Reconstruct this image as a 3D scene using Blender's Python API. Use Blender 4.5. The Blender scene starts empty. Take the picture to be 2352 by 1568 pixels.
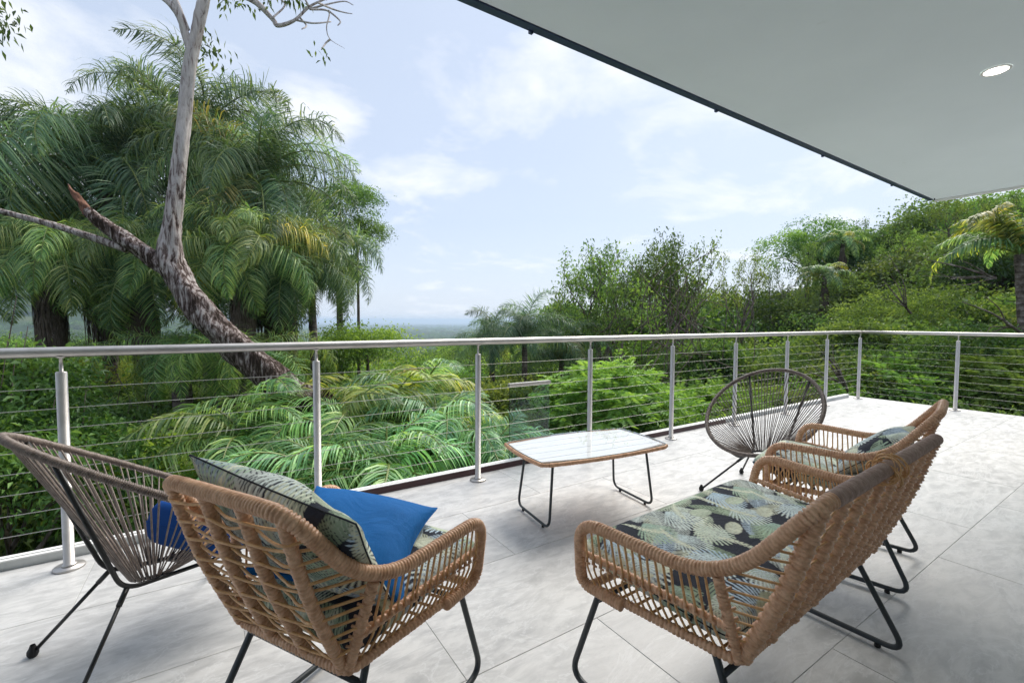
import bpy, math, random
import numpy as np
from mathutils import Matrix, Vector
random.seed(7); rng = np.random.default_rng(7)
R = math.radians
scene = bpy.context.scene
col = scene.collection

# ------------------------------------------------------------------ camera
H = 1.2
F = 1138.0
PITCH, ROLL, YAW = math.atan(52.5/F), 0.0042, math.atan(1740/F)
FH = np.array([math.cos(YAW), math.sin(YAW), 0.0])
RT = np.array([math.sin(YAW), -math.cos(YAW), 0.0])
UP = np.array([0, 0, 1.0])
fw = FH*math.cos(PITCH)-UP*math.sin(PITCH)
cu = UP*math.cos(PITCH)+FH*math.sin(PITCH)
r2 = RT*math.cos(ROLL)+cu*math.sin(ROLL)
u2 = cu*math.cos(ROLL)-RT*math.sin(ROLL)
camd = bpy.data.cameras.new('camera'); cam = bpy.data.objects.new('camera', camd); col.objects.link(cam)
camd.sensor_width = 36; camd.lens = F/2560*36; camd.clip_start = 0.05; camd.clip_end = 200000
cam.matrix_world = Matrix(((r2[0], u2[0], -fw[0], 0), (r2[1], u2[1], -fw[1], 0), (r2[2], u2[2], -fw[2], H), (0, 0, 0, 1)))
scene.camera = cam

def at(vx, d, vy=None):
    """world point seen at view x (2352-wide picture), at horizontal depth d; z from view y if given"""
    t = (vx-1176)/1045.0
    p = d*(FH+RT*t)
    z = 0.0 if vy is None else H+(735.5+0.0042*(vx-1176)-vy)/1045.0*d
    return np.array([p[0], p[1], z])

# ------------------------------------------------------------------ node helper
class NT:
    def __init__(s, nt): s.nt = nt; s.N = nt.nodes; s.L = nt.links
    def n(s, typ, **kw):
        nd = s.N.new(typ)
        ins = kw.pop('i', {})
        for k, v in kw.items(): setattr(nd, k, v)
        for k, v in ins.items():
            sock = nd.inputs[k]
            if isinstance(v, bpy.types.NodeSocket): s.L.new(v, sock)
            else: sock.default_value = v
        return nd
    def math(s, op, a, b=None, clamp=False):
        nd = s.N.new('ShaderNodeMath'); nd.operation = op; nd.use_clamp = clamp
        for k, v in ((0, a), (1, b)):
            if v is None: continue
            if isinstance(v, bpy.types.NodeSocket): s.L.new(v, nd.inputs[k])
            else: nd.inputs[k].default_value = v
        return nd.outputs[0]
    def mix(s, f, a, b, blend='MIX'):
        nd = s.N.new('ShaderNodeMix'); nd.data_type = 'RGBA'; nd.blend_type = blend
        for k, v in ((0, f), (6, a), (7, b)):
            if isinstance(v, bpy.types.NodeSocket): s.L.new(v, nd.inputs[k])
            else:
                nd.inputs[k].default_value = v if k == 0 else ((*v, 1) if len(v) == 3 else v)
        return nd.outputs[2]
    def ramp(s, f, pts):
        nd = s.N.new('ShaderNodeValToRGB'); s.L.new(f, nd.inputs[0])
        e = nd.color_ramp.elements
        while len(e) < len(pts): e.new(0.5)
        for k, (p, c) in enumerate(pts):
            e[k].position = p; e[k].color = (*c, 1) if hasattr(c, '__len__') else (c, c, c, 1)
        return nd.outputs[0]
    def noise(s, vec, scale, detail=4, rough=.55, dist=0.0):
        nd = s.n('ShaderNodeTexNoise', i={'Scale': scale, 'Detail': detail, 'Roughness': rough, 'Distortion': dist})
        if vec is not None: s.L.new(vec, nd.inputs['Vector'])
        return nd.outputs[0]

def mat(name, base=(.5, .5, .5), rough=.5, metal=0.0, spec=.5, build=None):
    m = bpy.data.materials.new(name); m.use_nodes = True
    t = NT(m.node_tree); b = t.N['Principled BSDF']
    b.inputs['Base Color'].default_value = (*base, 1); b.inputs['Roughness'].default_value = rough
    b.inputs['Metallic'].default_value = metal; b.inputs['Specular IOR Level'].default_value = spec
    if build: build(t, b)
    return m
def pos(t): return t.n('ShaderNodeNewGeometry').outputs['Position']
def objc(t): return t.n('ShaderNodeTexCoord').outputs['Object']
def bump(t, b, h, strength=.3, dist=.01):
    nd = t.n('ShaderNodeBump', i={'Strength': strength, 'Distance': dist, 'Height': h}); t.L.new(nd.outputs[0], b.inputs['Normal'])

# ------------------------------------------------------------------ world
SUN_EL, SUN_AZ = R(50), R(20)     # azimuth of the direction towards the sun, from +X
world = bpy.data.worlds.new('World'); scene.world = world; world.use_nodes = True
w = NT(world.node_tree); w.N.clear()
sky = w.n('ShaderNodeTexSky', sky_type='NISHITA', sun_disc=False, sun_elevation=SUN_EL, sun_rotation=R(90)-SUN_AZ,
          air_density=1.0, dust_density=1.6, ozone_density=2.2, altitude=60)
tc = w.n('ShaderNodeTexCoord').outputs['Generated']
sx = w.n('ShaderNodeSeparateXYZ', i={0: tc})
zz = w.math('MAXIMUM', sx.outputs[2], 0.0)
den = w.math('ADD', zz, .18)
flat = w.n('ShaderNodeCombineXYZ', i={0: w.math('DIVIDE', sx.outputs[0], den), 1: w.math('DIVIDE', sx.outputs[1], den), 2: 0.0}).outputs[0]
nz = w.noise(flat, 1.7, 7, .6, .35)
nz2 = w.noise(flat, .55, 4, .5)
veil = w.math('MULTIPLY', w.ramp(nz2, [(.30, 0.0), (.75, 1.0)]), .38)
cl = None
for vx, vy, rad, amt in ((1250, 90, .135, 1.0), (1400, 150, .10, .75), (1235, 190, .07, .8), (770, 275, .085, 1.0), (700, 250, .08, .8), (885, 405, .10, .55), (990, 405, .10, .4),
                         (1580, 370, .075, .6), (1670, 400, .08, .6), (1560, 505, .06, .45), (935, 55, .065, .5), (-60, 300, .3, .8), (20, 20, .16, .8), (1000, 640, .3, .25), (-500, 100, .5, .8), (2900, -200, .6, .8), (1200, -900, .5, .9)):
    d = fw+r2*((vx-1176)/1045)+u2*((784-vy)/1045); d = d/np.linalg.norm(d)
    dd = w.n('ShaderNodeVectorMath', operation='DISTANCE', i={0: tc, 1: tuple(d)}).outputs['Value']
    sp = w.n('ShaderNodeMapRange', i={0: dd, 1: 0.0, 2: rad*1.6, 3: amt, 4: 0.0}).outputs[0]
    cl = sp if cl is None else w.math('MAXIMUM', cl, sp)
cm = w.math('MULTIPLY', w.math('ADD', w.math('SUBTRACT', nz, .62), w.math('MULTIPLY', cl, .36)), 5.0, True)
cm = w.math('MULTIPLY', cm, .66)
hz = w.n('ShaderNodeMapRange', i={0: zz, 1: 0.0, 2: .30, 3: .60, 4: .0}).outputs[0]
mask = w.math('MAXIMUM', veil, hz)
skyc = w.mix(.78, sky.outputs[0], (3.1, 3.6, 4.45))
c1 = w.mix(cm, w.mix(mask, skyc, (4.2, 4.6, 5.2)), (5.7, 5.75, 5.9))
bg = w.n('ShaderNodeBackground', i={0: c1, 1: 0.053})
wo = w.n('ShaderNodeOutputWorld', i={0: bg.outputs[0]})

sd = bpy.data.lights.new('sun', 'SUN'); so = bpy.data.objects.new('sun', sd); col.objects.link(so)
sd.energy = 1.25; sd.angle = R(45); sd.color = (1, .95, .86)
sv = Vector((math.cos(SUN_EL)*math.cos(SUN_AZ), math.cos(SUN_EL)*math.sin(SUN_AZ), math.sin(SUN_EL)))
so.rotation_euler = sv.to_track_quat('Z', 'Y').to_euler()
scene.view_settings.view_transform = 'Standard'; scene.view_settings.look = 'None'
scene.view_settings.gamma = 1; scene.view_settings.use_curve_mapping = False
scene.view_settings.exposure = 1.95
scene.cycles.max_bounces = 8; scene.cycles.diffuse_bounces = 4; scene.cycles.transparent_max_bounces = 8
scene.cycles.volume_bounces = 0
scene.cycles.use_adaptive_sampling = True; scene.cycles.adaptive_threshold = .01
scene.cycles.use_denoising = True

# ------------------------------------------------------------------ object helpers
def tag(o, label=None, cat=None, group=None, kind=None):
    for k, v in (('label', label), ('category', cat), ('group', group), ('kind', kind)):
        if v: o[k] = v
    return o
def empty(name, loc=(0, 0, 0), rz=0):
    o = bpy.data.objects.new(name, None); col.objects.link(o); o.location = loc; o.rotation_euler = (0, 0, rz); o.empty_display_size = .1
    return o
def link(name, me, parent=None, loc=None, rot=None):
    o = bpy.data.objects.new(name, me); col.objects.link(o)
    if parent: o.parent = parent
    if loc is not None: o.location = loc
    if rot is not None: o.rotation_euler = rot
    return o
def mesh(name, V, Fc, m, smooth=True):
    """V (n,3) array, Fc list of index arrays (k,4) or (k,3)"""
    me = bpy.data.meshes.new(name)
    V = np.asarray(V, np.float32)
    if not isinstance(Fc, list): Fc = [Fc]
    Fc = [np.asarray(f, np.int32) for f in Fc if len(f)]
    tot = np.concatenate([np.full(len(f), f.shape[1], np.int32) for f in Fc])
    idx = np.concatenate([f.ravel() for f in Fc])
    me.vertices.add(len(V)); me.vertices.foreach_set('co', V.ravel())
    me.loops.add(len(idx)); me.loops.foreach_set('vertex_index', idx)
    me.polygons.add(len(tot)); st = np.concatenate([[0], np.cumsum(tot)[:-1]]).astype(np.int32)
    me.polygons.foreach_set('loop_start', st)
    me.polygons.foreach_set('use_smooth', np.full(len(tot), smooth))
    me.update(calc_edges=True)
    if m: me.materials.append(m)
    return me
class MB:
    def __init__(s): s.V = []; s.Q = []; s.T = []; s.n = 0
    def add(s, V, Fc):
        V = np.asarray(V, float); s.V.append(V)
        for f in (Fc if isinstance(Fc, list) else [Fc]):
            f = np.asarray(f, int)
            if len(f) == 0: continue
            (s.Q if f.shape[1] == 4 else s.T).append(f+s.n)
        s.n += len(V); return s
    def mesh(s, name, m, smooth=True):
        return mesh(name, np.concatenate(s.V), [np.concatenate(x) for x in (s.Q, s.T) if x], m, smooth)
    def obj(s, name, m, parent=None, smooth=True, **k): return link(name, s.mesh(name, m, smooth), parent, **k)
def box(x0, x1, y0, y1, z0, z1):
    V = np.array([(x, y, z) for z in (z0, z1) for y in (y0, y1) for x in (x0, x1)], float)
    return V, np.array([(0, 2, 3, 1), (4, 5, 7, 6), (0, 1, 5, 4), (2, 6, 7, 3), (0, 4, 6, 2), (1, 3, 7, 5)])
def frames(P):
    T = np.gradient(P, axis=0); T /= np.linalg.norm(T, axis=1)[:, None]+1e-12
    a = np.array([0, 0, 1.0]) if abs(T[0][2]) < .9 else np.array([1.0, 0, 0])
    n = np.cross(T[0], a); n /= np.linalg.norm(n); Ns = [n]
    for k in range(1, len(P)):
        n = Ns[-1]-T[k]*np.dot(Ns[-1], T[k]); n /= np.linalg.norm(n)+1e-12; Ns.append(n)
    Ns = np.array(Ns); return T, Ns, np.cross(T, Ns)
def tube(P, r, seg=8, caps=True, tilt=0.0):
    P = np.asarray(P, float); n = len(P); r = np.broadcast_to(np.asarray(r, float), (n,))
    T, N, B = frames(P); a = np.arange(seg)*2*np.pi/seg
    V = P[:, None]+r[:, None, None]*(N[:, None]*np.cos(a)[None, :, None]+B[:, None]*np.sin(a)[None, :, None])
    if tilt: V = V+T[:, None]*(np.cos(a)*tilt)[None, :, None]
    V = V.reshape(-1, 3)
    i = np.arange(n-1)[:, None]*seg; j = np.arange(seg)[None]; k = (j+1) % seg
    Q = np.stack([i+j, i+k, i+seg+k, i+seg+j], -1).reshape(-1, 4)
    if caps:
        V = np.concatenate([V, P[:1], P[-1:]]); c0, c1 = n*seg, n*seg+1
        jj = np.arange(seg); kk = (jj+1) % seg
        Tr = np.concatenate([np.stack([np.full(seg, c0), kk, jj], 1), np.stack([np.full(seg, c1), (n-1)*seg+jj, (n-1)*seg+kk], 1)])
        return V, [Q, Tr]
    return V, Q
def fillet(P, rad, n=8):
    P = [np.array(p, float) for p in P]; out = [P[0]]
    rad = rad if hasattr(rad, '__len__') else [rad]*(len(P)-2)
    for k in range(1, len(P)-1):
        a, b, c = P[k-1], P[k], P[k+1]; u = a-b; v = c-b; lu, lv = np.linalg.norm(u), np.linalg.norm(v)
        d = min(rad[k-1], lu*.49, lv*.49); p0 = b+u/lu*d; p2 = b+v/lv*d
        for t in np.linspace(0, 1, n): out.append((1-t)**2*p0+2*t*(1-t)*b+t*t*p2)
    out.append(P[-1]); return np.array(out)
def resample(P, step=None, n=None):
    P = np.asarray(P, float); s = np.concatenate([[0], np.cumsum(np.linalg.norm(np.diff(P, axis=0), axis=1))])
    n = n or max(2, int(round(s[-1]/step))+1); q = np.linspace(0, s[-1], n)
    return np.stack([np.interp(q, s, P[:, k]) for k in range(3)], 1)
def cr(P, n=10):
    """Catmull-Rom through P (points may carry extra columns)"""
    P = np.asarray(P, float); Q = np.vstack([2*P[0]-P[1], P, 2*P[-1]-P[-2]]); out = []
    for k in range(1, len(Q)-2):
        a, b, c, d = Q[k-1:k+3]
        for t in np.linspace(0, 1, n, endpoint=False):
            out.append(.5*((2*b)+(c-a)*t+(2*a-5*b+4*c-d)*t*t+(-a+3*b-3*c+d)*t**3))
    out.append(P[-1]); return np.array(out)
def wrapped(P, r, pitch=.0085, seg=12, jit=.05, tilt=.003, bulge=None):
    """a cane-wrapped rail: each turn of the wrap is a rounded ridge"""
    s = resample(P, pitch/5); n = len(s); k = np.arange(n)
    prof = np.array([.80, .97, 1.03, 1.03, .97])[k % 5]
    j = 1+jit*(rng.random(n//5+2)-.5)*2
    rr = r*prof*j[k//5]
    gap = rng.random(n//5+2) < .06
    rr = np.where(gap[k//5] & (k % 5 == 0), rr*.80, rr)
    if bulge: L = np.linspace(0, 1, n); rr = rr*(1-bulge[1]+bulge[1]*1.6*np.abs(np.sin(L*np.pi*bulge[0]))**.7)
    return tube(s, rr, seg, True, tilt)
def disc_stack(prof, seg=24, c=(0, 0, 0)):
    """lathe profile [(r,z)...] round the z axis"""
    a = np.arange(seg)*2*np.pi/seg; V = np.concatenate([np.stack([c[0]+r*np.cos(a), c[1]+r*np.sin(a), np.full(seg, c[2]+z)], 1) for r, z in prof])
    n = len(prof); i = np.arange(n-1)[:, None]*seg; j = np.arange(seg)[None]; k = (j+1) % seg
    return V, np.stack([i+j, i+k, i+seg+k, i+seg+j], -1).reshape(-1, 4)
def copy_tree(o, parent=None):
    c = o.copy(); col.objects.link(c); c.parent = parent
    for ch in list(o.children): copy_tree(ch, c)
    return c

# ------------------------------------------------------------------ materials
def f_tile(t, b):
    oi = t.n('ShaderNodeObjectInfo').outputs['Random']
    off = t.n('ShaderNodeCombineXYZ', i={0: t.math('MULTIPLY', oi, 37.0), 1: t.math('MULTIPLY', oi, 91.0), 2: 0.0}).outputs[0]
    v = t.n('ShaderNodeVectorMath', operation='ADD', i={0: objc(t), 1: off}).outputs[0]
    v2 = t.n('ShaderNodeMapping', i={'Vector': v, 'Scale': (1.0, 2.4, 1), 'Rotation': (0, 0, .5)}).outputs[0]
    a = t.noise(v, 2.2, 7, .6, .8); c = t.ramp(a, [(.3, (.45, .447, .443)), (.52, (.54, .534, .525)), (.72, (.60, .592, .58))])
    d = t.noise(v2, 7, 9, .68, .4)
    c = t.mix(.62, c, t.ramp(d, [(.36, (.36, .36, .36)), (.60, (.64, .63, .618))]))
    vn = t.noise(v2, 1.7, 8, .62, 2.2)
    vein = t.ramp(t.math('ABSOLUTE', t.math('SUBTRACT', vn, .5)), [(0.0, 1.0), (.012, .25), (.03, 0.0)])
    c = t.mix(t.math('MULTIPLY', vein, .6), c, (.68, .68, .68))
    g = t.math('MULTIPLY', t.math('SUBTRACT', oi, .5), .10)
    hs = t.n('ShaderNodeHueSaturation', i={'Value': t.math('ADD', g, .98), 'Color': c, 'Saturation': .8})
    t.L.new(hs.outputs[0], b.inputs['Base Color'])
    t.L.new(t.ramp(d, [(.3, .30), (.7, .46)]), b.inputs['Roughness'])
    bump(t, b, d, .05, .004)
M_tile = mat('porcelain_tile', rough=.4, build=f_tile)
M_grout = mat('grout', (.40, .395, .385), .9)
def f_paint(t, b):
    n = t.noise(pos(t), 1.3, 6, .6); c = t.ramp(n, [(.3, (.74, .82, .86)), (.7, (.79, .87, .91))])
    s = t.noise(pos(t), 9, 5, .7)
    c = t.mix(t.ramp(s, [(.66, 0.0), (.78, .25)]), c, (.50, .51, .50)); t.L.new(c, b.inputs['Base Color'])
    bump(t, b, t.noise(pos(t), 220, 3), .12, .002)
M_paint = mat('soffit_paint', rough=.75, build=f_paint)
M_wall = mat('wall_render', (.72, .72, .70), .8)
M_navy = mat('dark_metal_trim', (.04, .06, .12), .35, .2)
M_curb = mat('curb_render', (.62, .64, .63), .6, build=lambda t, b: t.L.new(t.ramp(t.noise(pos(t), 6, 6, .65), [(.3, (.50, .52, .51)), (.65, (.68, .69, .68))]), b.inputs['Base Color']))
M_maroon = mat('maroon_face', (.045, .012, .016), .35)
def f_steel(t, b):
    mp = t.n('ShaderNodeMapping', i={'Vector': objc(t), 'Scale': (300, 300, 3)}).outputs[0]
    n = t.noise(mp, 1, 3); t.L.new(t.ramp(n, [(.3, .36), (.7, .52)]), b.inputs['Roughness'])
    sm = t.noise(objc(t), 9, 4, .6)
    t.L.new(t.ramp(sm, [(.3, (.46, .435, .41)), (.7, (.58, .555, .53))]), b.inputs['Base Color'])
M_steel = mat('brushed_steel', (.6, .58, .56), .3, .9, build=f_steel)
M_cable = mat('wire_cable', (.50, .49, .45), .55, .8)
def f_cane(dark, light):
    def f(t, b):
        n = t.noise(objc(t), 55, 2, .5); n2 = t.noise(objc(t), 170, 3, .6)
        c = t.ramp(n, [(.28, dark), (.7, light)])
        c = t.mix(t.ramp(n2, [(.35, .25), (.6, 0.0)]), c, tuple(x*.5 for x in dark))
        t.L.new(c, b.inputs['Base Color']); bump(t, b, n2, .25, .001)
    return f
M_cane = mat('wrapped_cane', rough=.38, build=f_cane((.54, .28, .15), (.82, .50, .31)))
M_rod = mat('thin_cane', rough=.4, build=f_cane((.56, .29, .11), (.82, .48, .22)))
M_cord = mat('resin_cord', rough=.42, build=f_cane((.13, .10, .085), (.26, .205, .175)))
M_black = mat('black_powder_coat', (.012, .013, .014), .38)
M_slate = mat('slate_powder_coat', (.028, .036, .042), .42)
M_rubber = mat('rubber', (.01, .01, .011), .6)
def f_attr(t, b):
    a = t.n('ShaderNodeAttribute', attribute_name='print').outputs['Color']
    n = t.noise(objc(t), 420, 2)
    t.L.new(t.mix(.25, a, t.mix(1.0, a, t.ramp(n, [(.3, .7), (.7, 1.25)]), 'MULTIPLY')), b.inputs['Base Color'])
    bump(t, b, t.math('ADD', t.noise(objc(t), 500, 2), t.math('MULTIPLY', t.noise(objc(t), 9, 3, .55, 1.0), 7.0)), .5, .007)
M_print = mat('printed_canvas', rough=.85, spec=.2, build=f_attr)
def f_blue(t, b):
    n = t.noise(objc(t), 600, 2); t.L.new(t.ramp(n, [(.3, (.004, .10, .34)), (.7, (.008, .15, .44))]), b.inputs['Base Color'])
    bump(t, b, t.math('ADD', t.math('MULTIPLY', n, .5), t.math('MULTIPLY', t.noise(objc(t), 7, 3, .55, 1.2), 6.0)), .35, .006)
M_blue = mat('blue_canvas', rough=.75, spec=.2, build=f_blue)
M_blue2 = mat('navy_blue_canvas', (.006, .065, .28), .8, spec=.25)
def f_glass(t, b):
    fr = t.math('MULTIPLY', t.n('ShaderNodeFresnel', i={0: 1.55}).outputs[0], t.math('SUBTRACT', 1.0, t.n('ShaderNodeNewGeometry').outputs['Backfacing']))
    tr = t.n('ShaderNodeBsdfTransparent', i={0: (.985, .992, .992, 1)}); gl = t.n('ShaderNodeBsdfGlossy', i={0: (1, 1, 1, 1), 'Roughness': .02})
    mx = t.n('ShaderNodeMixShader', i={0: fr, 1: tr.outputs[0], 2: gl.outputs[0]}); t.L.new(mx.outputs[0], t.N['Material Output'].inputs[0])
M_glass = mat('clear_table_glass', build=f_glass)
def f_plank(t, b):
    mp = t.n('ShaderNodeMapping', i={'Vector': objc(t), 'Scale': (3, 40, 3)}).outputs[0]
    t.L.new(t.ramp(t.noise(mp, 2, 5, .6), [(.3, (.56, .57, .59)), (.7, (.72, .73, .75))]), b.inputs['Base Color'])
M_plank = mat('whitewashed_plank', rough=.6, build=f_plank)
M_glassedge = mat('glass_edge', (.08, .16, .15), .1)
def f_tint(t, b):
    b.inputs['Transmission Weight'].default_value = 1; b.inputs['IOR'].default_value = 1.45
M_tint = mat('tinted_glass', (.42, .56, .60), .0, build=f_tint)
M_lamp = mat('lamp_lens', (1, 1, 1), .3)
_b = M_lamp.node_tree.nodes['Principled BSDF']; _b.inputs['Emission Color'].default_value = (1, .93, .8, 1); _b.inputs['Emission Strength'].default_value = 6
M_white = mat('white_trim', (.8, .8, .79), .4)
M_teal = mat('teal_glaze', (.02, .22, .27), .15)

def leafmat(name, c0, c1, c2, trans=.3, rough=.5, spec=.4):
    m = bpy.data.materials.new(name); m.use_nodes = True; t = NT(m.node_tree); b = t.N['Principled BSDF']
    a = t.n('ShaderNodeAttribute', attribute_name='tint').outputs['Fac']
    oi = t.n('ShaderNodeObjectInfo')
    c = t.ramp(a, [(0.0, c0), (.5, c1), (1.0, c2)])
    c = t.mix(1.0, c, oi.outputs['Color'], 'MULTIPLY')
    hs = t.n('ShaderNodeHueSaturation', i={'Saturation': .84, 'Hue': t.math('ADD', t.math('MULTIPLY', oi.outputs['Random'], .035), .4875), 'Value': t.math('ADD', t.math('MULTIPLY', oi.outputs['Random'], .4), .8), 'Color': c}).outputs[0]
    t.L.new(hs, b.inputs['Base Color']); b.inputs['Roughness'].default_value = rough; b.inputs['Specular IOR Level'].default_value = spec
    tr = t.n('ShaderNodeBsdfTranslucent', i={0: t.mix(1.0, hs, (1.35, 1.25, .5), 'MULTIPLY')})
    mx = t.n('ShaderNodeMixShader', i={0: trans, 1: b.outputs[0], 2: tr.outputs[0]})
    t.L.new(mx.outputs[0], t.N['Material Output'].inputs[0]); return m
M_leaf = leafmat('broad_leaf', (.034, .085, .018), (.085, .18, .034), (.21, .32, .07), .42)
M_leafy = leafmat('yellow_green_leaf', (.06, .13, .02), (.15, .27, .04), (.29, .42, .08), .45)
M_frond = leafmat('palm_leaflet', (.030, .100, .054), (.095, .205, .105), (.26, .38, .20), .45, .40, .45)
M_frondy = leafmat('yellowing_leaflet', (.09, .13, .02), (.21, .28, .035), (.42, .40, .07), .4, .45)
def f_dead(t, b):
    mp = t.n('ShaderNodeMapping', i={'Vector': objc(t), 'Scale': (14, 14, 1.5)}).outputs[0]
    t.L.new(t.ramp(t.noise(mp, 3, 5, .6), [(.3, (.045, .034, .027)), (.6, (.15, .115, .095)), (.8, (.36, .31, .28))]), b.inputs['Base Color'])
M_dead = mat('dead_thatch', rough=.9, build=f_dead, spec=.1)
def f_bark(t, b, dk=0.0):
    mp = t.n('ShaderNodeMapping', i={'Vector': objc(t), 'Scale': (9, 9, 1.6)}).outputs[0]
    a = t.noise(mp, 2.6, 8, .68, .5); c = t.noise(objc(t), 2.2, 5, .65)
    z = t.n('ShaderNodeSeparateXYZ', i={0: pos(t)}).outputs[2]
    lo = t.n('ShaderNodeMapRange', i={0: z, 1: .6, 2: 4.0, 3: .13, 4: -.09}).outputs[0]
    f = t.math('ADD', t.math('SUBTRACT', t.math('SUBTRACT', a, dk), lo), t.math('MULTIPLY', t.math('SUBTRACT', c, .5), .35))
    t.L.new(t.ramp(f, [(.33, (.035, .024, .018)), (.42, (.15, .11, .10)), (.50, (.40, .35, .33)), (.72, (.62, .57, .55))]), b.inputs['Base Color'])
    bump(t, b, a, .9, .04)
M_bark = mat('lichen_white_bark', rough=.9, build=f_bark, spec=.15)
M_bark2 = mat('mossy_dark_bark', rough=.95, build=lambda t, b: f_bark(t, b, .06), spec=.1)
M_raw = mat('torn_wood', rough=.85, build=lambda t, b: t.L.new(t.ramp(t.noise(t.n('ShaderNodeMapping', i={'Vector': objc(t), 'Scale': (20, 20, 3)}).outputs[0], 3, 5), [(.3, (.07, .028, .018)), (.7, (.26, .115, .065))]), b.inputs['Base Color']))
def f_pbark(t, b):
    z = t.n('ShaderNodeSeparateXYZ', i={0: objc(t)}).outputs[2]
    ring = t.math('SINE', t.math('MULTIPLY', t.math('ADD', z, t.math('MULTIPLY', t.noise(objc(t), 3, 3), .15)), 40.0))
    n = t.noise(objc(t), 6, 7, .7)
    c = t.ramp(n, [(.35, (.055, .04, .035)), (.55, (.20, .165, .15)), (.7, (.42, .37, .36))])
    c = t.mix(t.ramp(ring, [(.7, 0.0), (.95, .6)]), c, (.06, .045, .04)); t.L.new(c, b.inputs['Base Color']); bump(t, b, ring, .4, .02)
M_pbark = mat('ringed_palm_bark', rough=.9, build=f_pbark, spec=.1)
M_brown = mat('brown_bark', rough=.9, spec=.1, build=lambda t, b: t.L.new(t.ramp(t.noise(objc(t), 5, 7, .7), [(.35, (.05, .038, .03)), (.65, (.22, .18, .155))]), b.inputs['Base Color']))
M_rachis = mat('green_rachis', (.16, .20, .045), .5)
def f_ground(t, b):
    n = t.noise(pos(t), .5, 8, .7); n2 = t.noise(pos(t), .012, 6, .6)
    c = t.ramp(n, [(.3, (.018, .03, .010)), (.6, (.05, .075, .02)), (.8, (.09, .085, .04))])
    c2 = t.ramp(n2, [(.4, (.018, .042, .016)), (.55, (.035, .07, .024)), (.68, (.16, .17, .08))])
    c = t.mix(.6, c, c2); t.L.new(c, b.inputs['Base Color'])
M_ground = mat('forest_floor', rough=1.0, build=f_ground, spec=.05)
M_sea = mat('sea_water', (.06, .10, .14), .25)

# ------------------------------------------------------------------ terrain, sea
def ss(a, b, x): t = np.clip((x-a)/(b-a), 0, 1); return t*t*(3-2*t)
_ph = rng.random((6, 3))*6.28
def gz(x, y):
    x = np.asarray(x, float); y = np.asarray(y, float); d = np.hypot(x, y)
    near = -4.6+.30*np.clip(x-4, 0, 40)-.17*np.clip(y-4, 0, 400)
    near = near-.12*np.clip(x-44, 0, 400)
    far = -46-ss(400, 7000, d)*14
    for k in range(6): far = far+ss(80, 500, d)*1.6*np.sin(x*.013*(k+1)*.5+_ph[k, 0])*np.cos(y*.011*(k+1)*.5+_ph[k, 1])*ss(9000, 1500, d)
    # ridge left
    for (vx, dep, hh, rad) in ((70, 620, 34, 130), (190, 700, 30, 120), (-120, 560, 38, 160)):
        p = at(vx, dep); far = far+hh*np.exp(-((x-p[0])**2+(y-p[1])**2)/(2*rad**2))
    k = ss(35, 260, d)
    return near*(1-k)+far*k
def build_terrain():
    rr = np.concatenate([np.linspace(0, 60, 50), np.geomspace(63, 8200, 110)])
    th = np.linspace(0, 2*np.pi, 181)[:-1]
    X = rr[:, None]*np.cos(th)+0; Y = rr[:, None]*np.sin(th)
    Z = gz(X, Y); Z = np.where((rr[:, None] < 3), gz(X, Y), Z)
    V = np.stack([X, Y, Z], -1).reshape(-1, 3); n, m = len(rr), len(th)
    i = np.arange(n-1)[:, None]*m; j = np.arange(m)[None]; k = (j+1) % m
    o = link('ground', mesh('ground', V, np.stack([i+j, i+m+j, i+m+k, i+k], -1).reshape(-1, 4), M_ground)); tag(o, kind='structure')
    a = th; V = np.concatenate([[[0, 0, -60.6]], np.stack([90000*np.cos(a), 90000*np.sin(a), np.full(m, -60.6)], 1)])
    T = np.array([(0, 1+q, 1+(q+1) % m) for q in range(m)]); o = link('sea', mesh('sea', V, T, M_sea)); tag(o, kind='structure')
build_terrain()

# ------------------------------------------------------------------ deck
YE = 3.085   # outer edge of the tiles
floor = link('deck_slab', MB().add(*box(-5.8, 8.66, -3.2, YE, -.30, -.008)).add(*box(8.46, 8.66, YE, 3.24, -.30, -.008)).mesh('deck_slab', M_curb, False)); tag(floor, kind='structure')
gr = link('grout_bed', MB().add(*box(-5.79, 8.655, -3.19, YE-.003, -.0075, -.0022)).mesh('grout_bed', M_grout, False), floor)
def tile_mesh(w, h):
    g = .0012; b = .0012; z = -.0004
    x1, y1 = w-2*g, h-2*g
    V = []
    for (ins, zz_) in ((0, -.006), (0, z-.0015), (b, z)):
        V += [(ins, ins, zz_), (x1-ins, ins, zz_), (x1-ins, y1-ins, zz_), (ins, y1-ins, zz_)]
    Q = [(0, 1, 5, 4), (1, 2, 6, 5), (2, 3, 7, 6), (3, 0, 4, 7), (4, 5, 9, 8), (5, 6, 10, 9), (6, 7, 11, 10), (7, 4, 8, 11), (8, 9, 10, 11)]
    return mesh('tile', np.array(V), np.array(Q), M_tile, False)
_tm = {}
def tile(x0, x1, y0, y1):
    k = (round(x1-x0, 3), round(y1-y0, 3))
    if k[0] < .03 or k[1] < .03: return
    if k not in _tm: _tm[k] = tile_mesh(*k)
    link('tile', _tm[k], floor, loc=(x0+.0016, y0+.0016, 0))
rows = [.71+.5975*k for k in range(-6, 5)]
for ri, y0 in enumerate(rows):
    y1 = min(y0+.5975, YE) if y0 < 2.9 else YE
    if y0 > YE-.02: continue
    off = 1.27 if (ri-6) % 2 == 0 else .68
    k = -6
    while off+1.2*k < 8.655:
        x0 = max(off+1.2*k, -5.79); x1 = min(off+1.2*(k+1), 8.655)
        if x1 > x0: tile(x0, x1, y0, y1)
        k += 1
tile(8.462, 8.655, YE, 3.235)
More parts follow.
